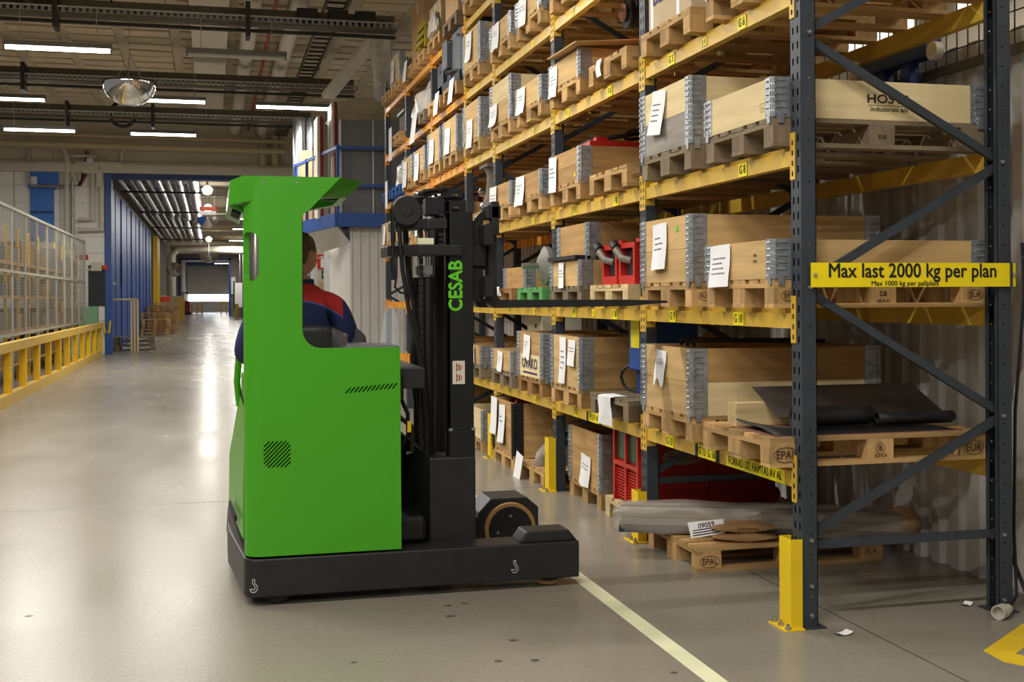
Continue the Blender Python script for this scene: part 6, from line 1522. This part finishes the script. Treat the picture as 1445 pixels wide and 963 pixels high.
for y0 in FY:
    pts = [(1.525, 2.02), (1.525, 1.6)] + [(1.565 - 0.04 * math.cos(a), 1.582 - 0.042 * math.sin(a)) for a in [PI / 2 * k / 6 for k in range(7)]] + [(1.62, 1.54), (2.36, 1.545), (2.6, 1.564), (2.6, 1.576), (2.36, 1.583), (1.64, 1.586)] + [(1.6 - 0.03 * math.sin(a), 1.616 - 0.03 * math.cos(a)) for a in [PI / 2 * k / 6 for k in range(7)]] + [(1.57, 2.02)]
    q = MB(); q.prism(pts, y0 - 0.055, y0 + 0.055, 'xz'); q.build('fork', 'truck_black', tr)
# --- operator place
boxo('compartment_floor', (0.55, 6.95, 1.03), (0.75, 0.86, 0.03), 'rubber', tr)
q = MB(); q.box(0.28, 0.72, 6.72, 7.1, 1.06, 1.15); q.build('seat_cushion', 'vinyl', tr, bevel=0.03, seg=3)
def sb(u, v):
    x = 0.27 + 0.46 * u; z = 1.14 + 0.31 * v
    return (x, 6.7 - 0.03 * math.sin(PI * u) + 0.02 * v, z - 0.05 * (abs(u - 0.5) * 2) ** 4 * v)
q = MB(); q.grid(sb, 14, 8); o = q.build('seat_backrest', 'vinyl', tr, smooth=True); s_ = o.modifiers.new('thick', 'SOLIDIFY'); s_.thickness = 0.07; s_.offset = 0
q = MB(); q.grid(lambda u, v: (0.655 + 0.09 * u, 6.655 - 0.012 * math.sin(9 * v + 4 * u), 1.22 + 0.21 * v - 0.03 * u), 6, 8); o = q.build('torn_cover', 'seat_worn', tr, smooth=True); s_ = o.modifiers.new('thick', 'SOLIDIFY'); s_.thickness = 0.01
q = MB(); q.prism([(0.78, 1.2), (0.9, 1.2), (0.885, 1.38), (0.83, 1.43), (0.79, 1.43)], 6.95, 7.15, 'xz'); q.build('armrest', 'grey_plastic', tr, bevel=0.02, seg=3)
q = MB(); q.prism([(0.68, 1.33), (0.72, 1.352), (0.98, 1.345), (0.985, 1.32), (0.7, 1.3)], TY + 0.05, TY + 0.42, 'xz'); q.build('dashboard', 'grey_plastic', tr, bevel=0.012, seg=2)
q = MB(); q.prism(fillet([(0.93, 1.3), (1.045, 1.3), (1.04, 1.5), (1.0, 1.57), (0.965, 1.52)], [0, 0, 0.02, 0.03, 0.03], 5), TY + 0.5, TY + 0.506, 'xz'); q.build('clear_shield', 'clear', tr)

# ================================================================== DRIVER
def jacket_material():
    """navy cloth with a red yoke across the shoulders, split by a curved blue piping"""
    m = MATS['jacket_navy'].copy(); m.name = 'jacket'; MATS['jacket'] = m
    nt = m.node_tree; N_, L_ = nt.nodes, nt.links; p = N_['Principled BSDF']
    old = p.inputs['Base Color'].links[0].from_socket
    tc = N_.new('ShaderNodeTexCoord'); sp = N_.new('ShaderNodeSeparateXYZ'); L_.new(tc.outputs['Object'], sp.inputs[0])
    def M(op, a, b=None):
        n = N_.new('ShaderNodeMath'); n.operation = op
        for i, v in enumerate((a, b)):
            if v is None: continue
            if isinstance(v, (int, float)): n.inputs[i].default_value = v
            else: L_.new(v, n.inputs[i])
        return n.outputs[0]
    ax = M('ABSOLUTE', M('SUBTRACT', sp.outputs[0], 0.5))
    hem = M('SUBTRACT', 1.585, M('MULTIPLY', M('POWER', ax, 2.0), 1.6))
    over = M('SUBTRACT', sp.outputs[2], hem)
    inside = M('LESS_THAN', ax, 0.245)
    red = M('MULTIPLY', M('GREATER_THAN', over, 0.0), inside)
    pip = M('MULTIPLY', M('MULTIPLY', M('GREATER_THAN', over, -0.007), M('LESS_THAN', over, 0.0)), inside)
    def mixc(f, a, col):
        x = N_.new('ShaderNodeMix'); x.data_type = 'RGBA'; L_.new(f, x.inputs[0]); L_.new(a, x.inputs[6]); x.inputs[7].default_value = lin(col); return x.outputs[2]
    L_.new(mixc(pip, mixc(red, old, (176, 34, 34)), (60, 104, 190)), p.inputs['Base Color'])
def skin_mesh(nodes, edges, root, levels=2):
    me = bpy.data.meshes.new('figure'); me.from_pydata([n_[0] for n_ in nodes], edges, [])
    o = bpy.data.objects.new('figure', me); COL.objects.link(o)
    o.modifiers.new('skin', 'SKIN'); sv = me.skin_vertices[0].data
    for i, n_ in enumerate(nodes):
        r = n_[1]; sv[i].radius = r if isinstance(r, tuple) else (r, r); sv[i].use_root = (i == root)
    sub = o.modifiers.new('sub', 'SUBSURF'); sub.levels = levels; sub.render_levels = levels
    dg = bpy.context.evaluated_depsgraph_get(); out = bpy.data.meshes.new_from_object(o.evaluated_get(dg))
    bpy.data.objects.remove(o); return out
PX, PYY = 0.50, 6.98
N = [((PX, PYY, 1.19), (0.16, 0.13)),          # 0 pelvis
     ((PX, PYY - 0.02, 1.33), (0.18, 0.125)),  # 1 waist
     ((PX, PYY - 0.02, 1.47), (0.2, 0.135)),  # 2 chest
     ((PX + .0, PYY - 0.01, 1.585), (0.13, 0.1)),  # 3 upper chest
     ((PX + .01, PYY, 1.685), (0.062, 0.065)),      # 4 neck
     ((PX + .015, PYY, 1.75), (0.058, 0.06)),       # 5 neck top
     ((PX + 0.21, PYY, 1.555), 0.085),              # 6 right shoulder
     ((PX + 0.275, PYY + 0.02, 1.38), 0.082),         # 7 right elbow-ish
     ((PX + 0.30, PYY + 0.08, 1.26), 0.066),
     ((PX + 0.32, PYY + 0.28, 1.24), 0.042),        # 9 right wrist
     ((PX - 0.21, PYY, 1.555), 0.085),              # 10 left shoulder
     ((PX - 0.285, PYY - 0.01, 1.38), 0.08),
     ((PX - 0.33, PYY + 0.02, 1.27), 0.06),
     ((PX - 0.22, PYY + 0.24, 1.24), 0.042),        # 13 left wrist
     ((PX + 0.1, PYY + 0.2, 1.2), 0.085), ((PX + 0.11, PYY + 0.4, 1.19), 0.065), ((PX + 0.11, PYY + 0.41, 1.1), 0.055),
     ((PX - 0.1, PYY + 0.2, 1.2), 0.085), ((PX - 0.11, PYY + 0.4, 1.19), 0.065), ((PX - 0.11, PYY + 0.41, 1.1), 0.055)]
Ed = [(0, 1), (1, 2), (2, 3), (3, 4), (4, 5), (3, 6), (6, 7), (7, 8), (8, 9), (3, 10), (10, 11), (11, 12), (12, 13), (0, 14), (14, 15), (15, 16), (0, 17), (17, 18), (18, 19)]
body = skin_mesh(N, Ed, 0)
bm = bmesh.new(); bm.from_mesh(body); bpy.data.meshes.remove(body)
def add_skin(nodes, edges, root):
    m_ = skin_mesh(nodes, edges, root, 1); bm.from_mesh(m_); bpy.data.meshes.remove(m_)
def hand(w, d, side):
    """palm and five separate curled fingers growing from wrist w in direction d"""
    w = Vector(w); d = Vector(d).normalized(); up = Vector((0, 0, 1)); sd = d.cross(up).normalized()
    pn = [(w, 0.03), (w + d * 0.05, (0.036, 0.02)), (w + d * 0.09, (0.036, 0.016))]; add_skin([(tuple(p), r) for p, r in pn], [(0, 1), (1, 2)], 0)
    for k, L_ in enumerate((0.066, 0.076, 0.07, 0.056)):
        b0 = w + d * 0.085 + sd * (-0.03 + 0.02 * k)
        ch = [b0, b0 + d * L_ * 0.45 - up * 0.006, b0 + d * L_ * 0.75 - up * 0.025, b0 + d * L_ * 0.8 - up * 0.045]
        add_skin([(tuple(p), 0.0085) for p in ch], [(0, 1), (1, 2), (2, 3)], 0)
    b0 = w + d * 0.03 + sd * (-0.03 * side); ch = [b0, b0 + d * 0.03 - sd * 0.025 * side, b0 + d * 0.06 - sd * 0.03 * side - up * 0.015]
    add_skin([(tuple(p), 0.0095) for p in ch], [(0, 1), (1, 2)], 0)
hand(N[9][0], (0.1, 1, -0.1), 1); hand(N[13][0], (0.6, 0.8, -0.1), -1)
# head turned towards the forks (+x): shaped from a sphere
HC = Vector((PX + 0.012, PYY + 0.0, 1.855)); HR = Vector((0.102, 0.078, 0.122)); facing = math.radians(42)
def head_pt(th, ph):
    x, y, z = math.sin(th) * math.cos(ph), math.sin(th) * math.sin(ph), math.cos(th)
    p = Vector((x * HR.x, y * HR.y, z * HR.z))
    fr = max(0, x)
    if z < -0.2: p.x += 0.016 * fr; p.y *= 1 - 0.22 * min(1, (-z - 0.2) / 0.7)     # jaw and chin
    if z < -0.3 and x < 0: p.x *= 0.82
    if x > 0.55 and abs(y) < 0.22 and -0.42 < z < 0.12: p.x += 0.02 * (1 - abs(y) / 0.22) * max(0, (0.12 - z) / 0.54) ** 0.7 * (1 if z > -0.34 else max(0, (z + 0.42) / 0.08))   # nose
    if x > 0.5 and 0.02 < z < 0.2 and 0.15 < abs(y) < 0.55: p.x -= 0.008          # eye sockets
    if x > 0.5 and 0.2 < z < 0.36: p.x += 0.005                                     # brow
    if x > 0.6 and -0.62 < z < -0.5 and abs(y) < 0.35: p.x += 0.006                 # lips
    if x > 0.6 and abs(z + 0.56) < 0.015: p.x -= 0.006
    return p
nt_, np_ = 40, 48
rings = []
rot = Matrix.Rotation(facing, 3, 'Z')
for i in range(nt_ + 1):
    rings.append([bm.verts.new(HC + rot @ head_pt(PI * max(0.001, min(0.999, i / nt_)), 2 * PI * j / np_)) for j in range(np_)])
for i in range(nt_):
    for j in range(np_):
        bm.faces.new((rings[i][j], rings[i][(j + 1) % np_], rings[i + 1][(j + 1) % np_], rings[i + 1][j]))
for s in (-1, 1):                                                       # ears
    ec = HC + rot @ Vector((-0.008, s * 0.078, -0.008)); er = []
    for i in range(9):
        er.append([bm.verts.new(ec + rot @ Vector((0.02 * math.sin(PI * max(.01, min(.99, i / 8))) * math.cos(2 * PI * j / 14), s * (0.006 + 0.01 * math.sin(PI * i / 8) * math.sin(2 * PI * j / 14) * s), 0.034 * math.cos(PI * i / 8) + 0.0))) for j in range(14)])
    for i in range(8):
        for j in range(14): bm.faces.new((er[i][j], er[i][(j + 1) % 14], er[i + 1][(j + 1) % 14], er[i + 1][j]))
bmesh.ops.recalc_face_normals(bm, faces=bm.faces)
me = bpy.data.meshes.new('person'); bm.to_mesh(me); bm.free()
jacket_material()
for m_ in ('jacket', 'skin'): me.materials.append(MATS[m_])
for p in me.polygons:
    c = p.center; ax = abs(c.x - PX)
    hem = 1.53 + 0.03 * math.cos(ax * 6) - (max(0, ax - 0.2) * 0.25)
    if c.z > 1.70: p.material_index = 1
    elif c.y > PYY + 0.26 and ax > 0.2 and c.z > 1.16: p.material_index = 1
    else: p.material_index = 0
me.shade_smooth()
per = put('person', me); tag(per, 'person in navy jacket with red shoulders seated in the truck, facing away', 'person')
q = MB()
def hair_fn(u, v):
    ph = 2 * PI * u; low = 0.66 if math.cos(ph) < 0.15 else 0.66 - 0.40 * min(1, (math.cos(ph) - 0.15) / 0.5)
    low = low - (0.12 if 1.2 < ph < 1.9 or 4.4 < ph < 5.1 else 0)
    p = head_pt(PI * max(0.001, v * low), ph); k = 1.045 + 0.02 * math.sin(ph * 9 + v * 5) + 0.015 * math.sin(v * 17)
    return tuple(HC + rot @ Vector((p.x * k, p.y * (k + 0.02), p.z * k + 0.004)))
q.grid(hair_fn, 48, 16); o = q.build('hair', 'hair', per, smooth=True); s_ = o.modifiers.new('thick', 'SOLIDIFY'); s_.thickness = 0.008
for s in (-1, 1):
    ec = HC + rot @ Vector((0.084, s * 0.03, 0.014)); q = MB()
    q.lathe([(0.0001, -0.012), (0.0085, -0.0085), (0.012, 0), (0.0085, 0.0085), (0.0001, 0.012)], 12, origin=tuple(ec)); e = q.build('eye', 'eye_white', per, smooth=True)
    q = MB(); q.lathe([(0, 0.0005), (0.005, 0)], 10, axis='x', origin=(ec.x + 0.0122, ec.y, ec.z)); q.build('iris', 'hole', e)
q = MB(); q.lathe([(0.072, -0.035), (0.078, -0.02), (0.074, 0.012), (0.064, 0.012), (0.064, -0.035)], 24, origin=(PX + 0.01, PYY, 1.70)); q.build('collar', 'jacket_navy', per, smooth=True)
bpy.context.view_layer.update()
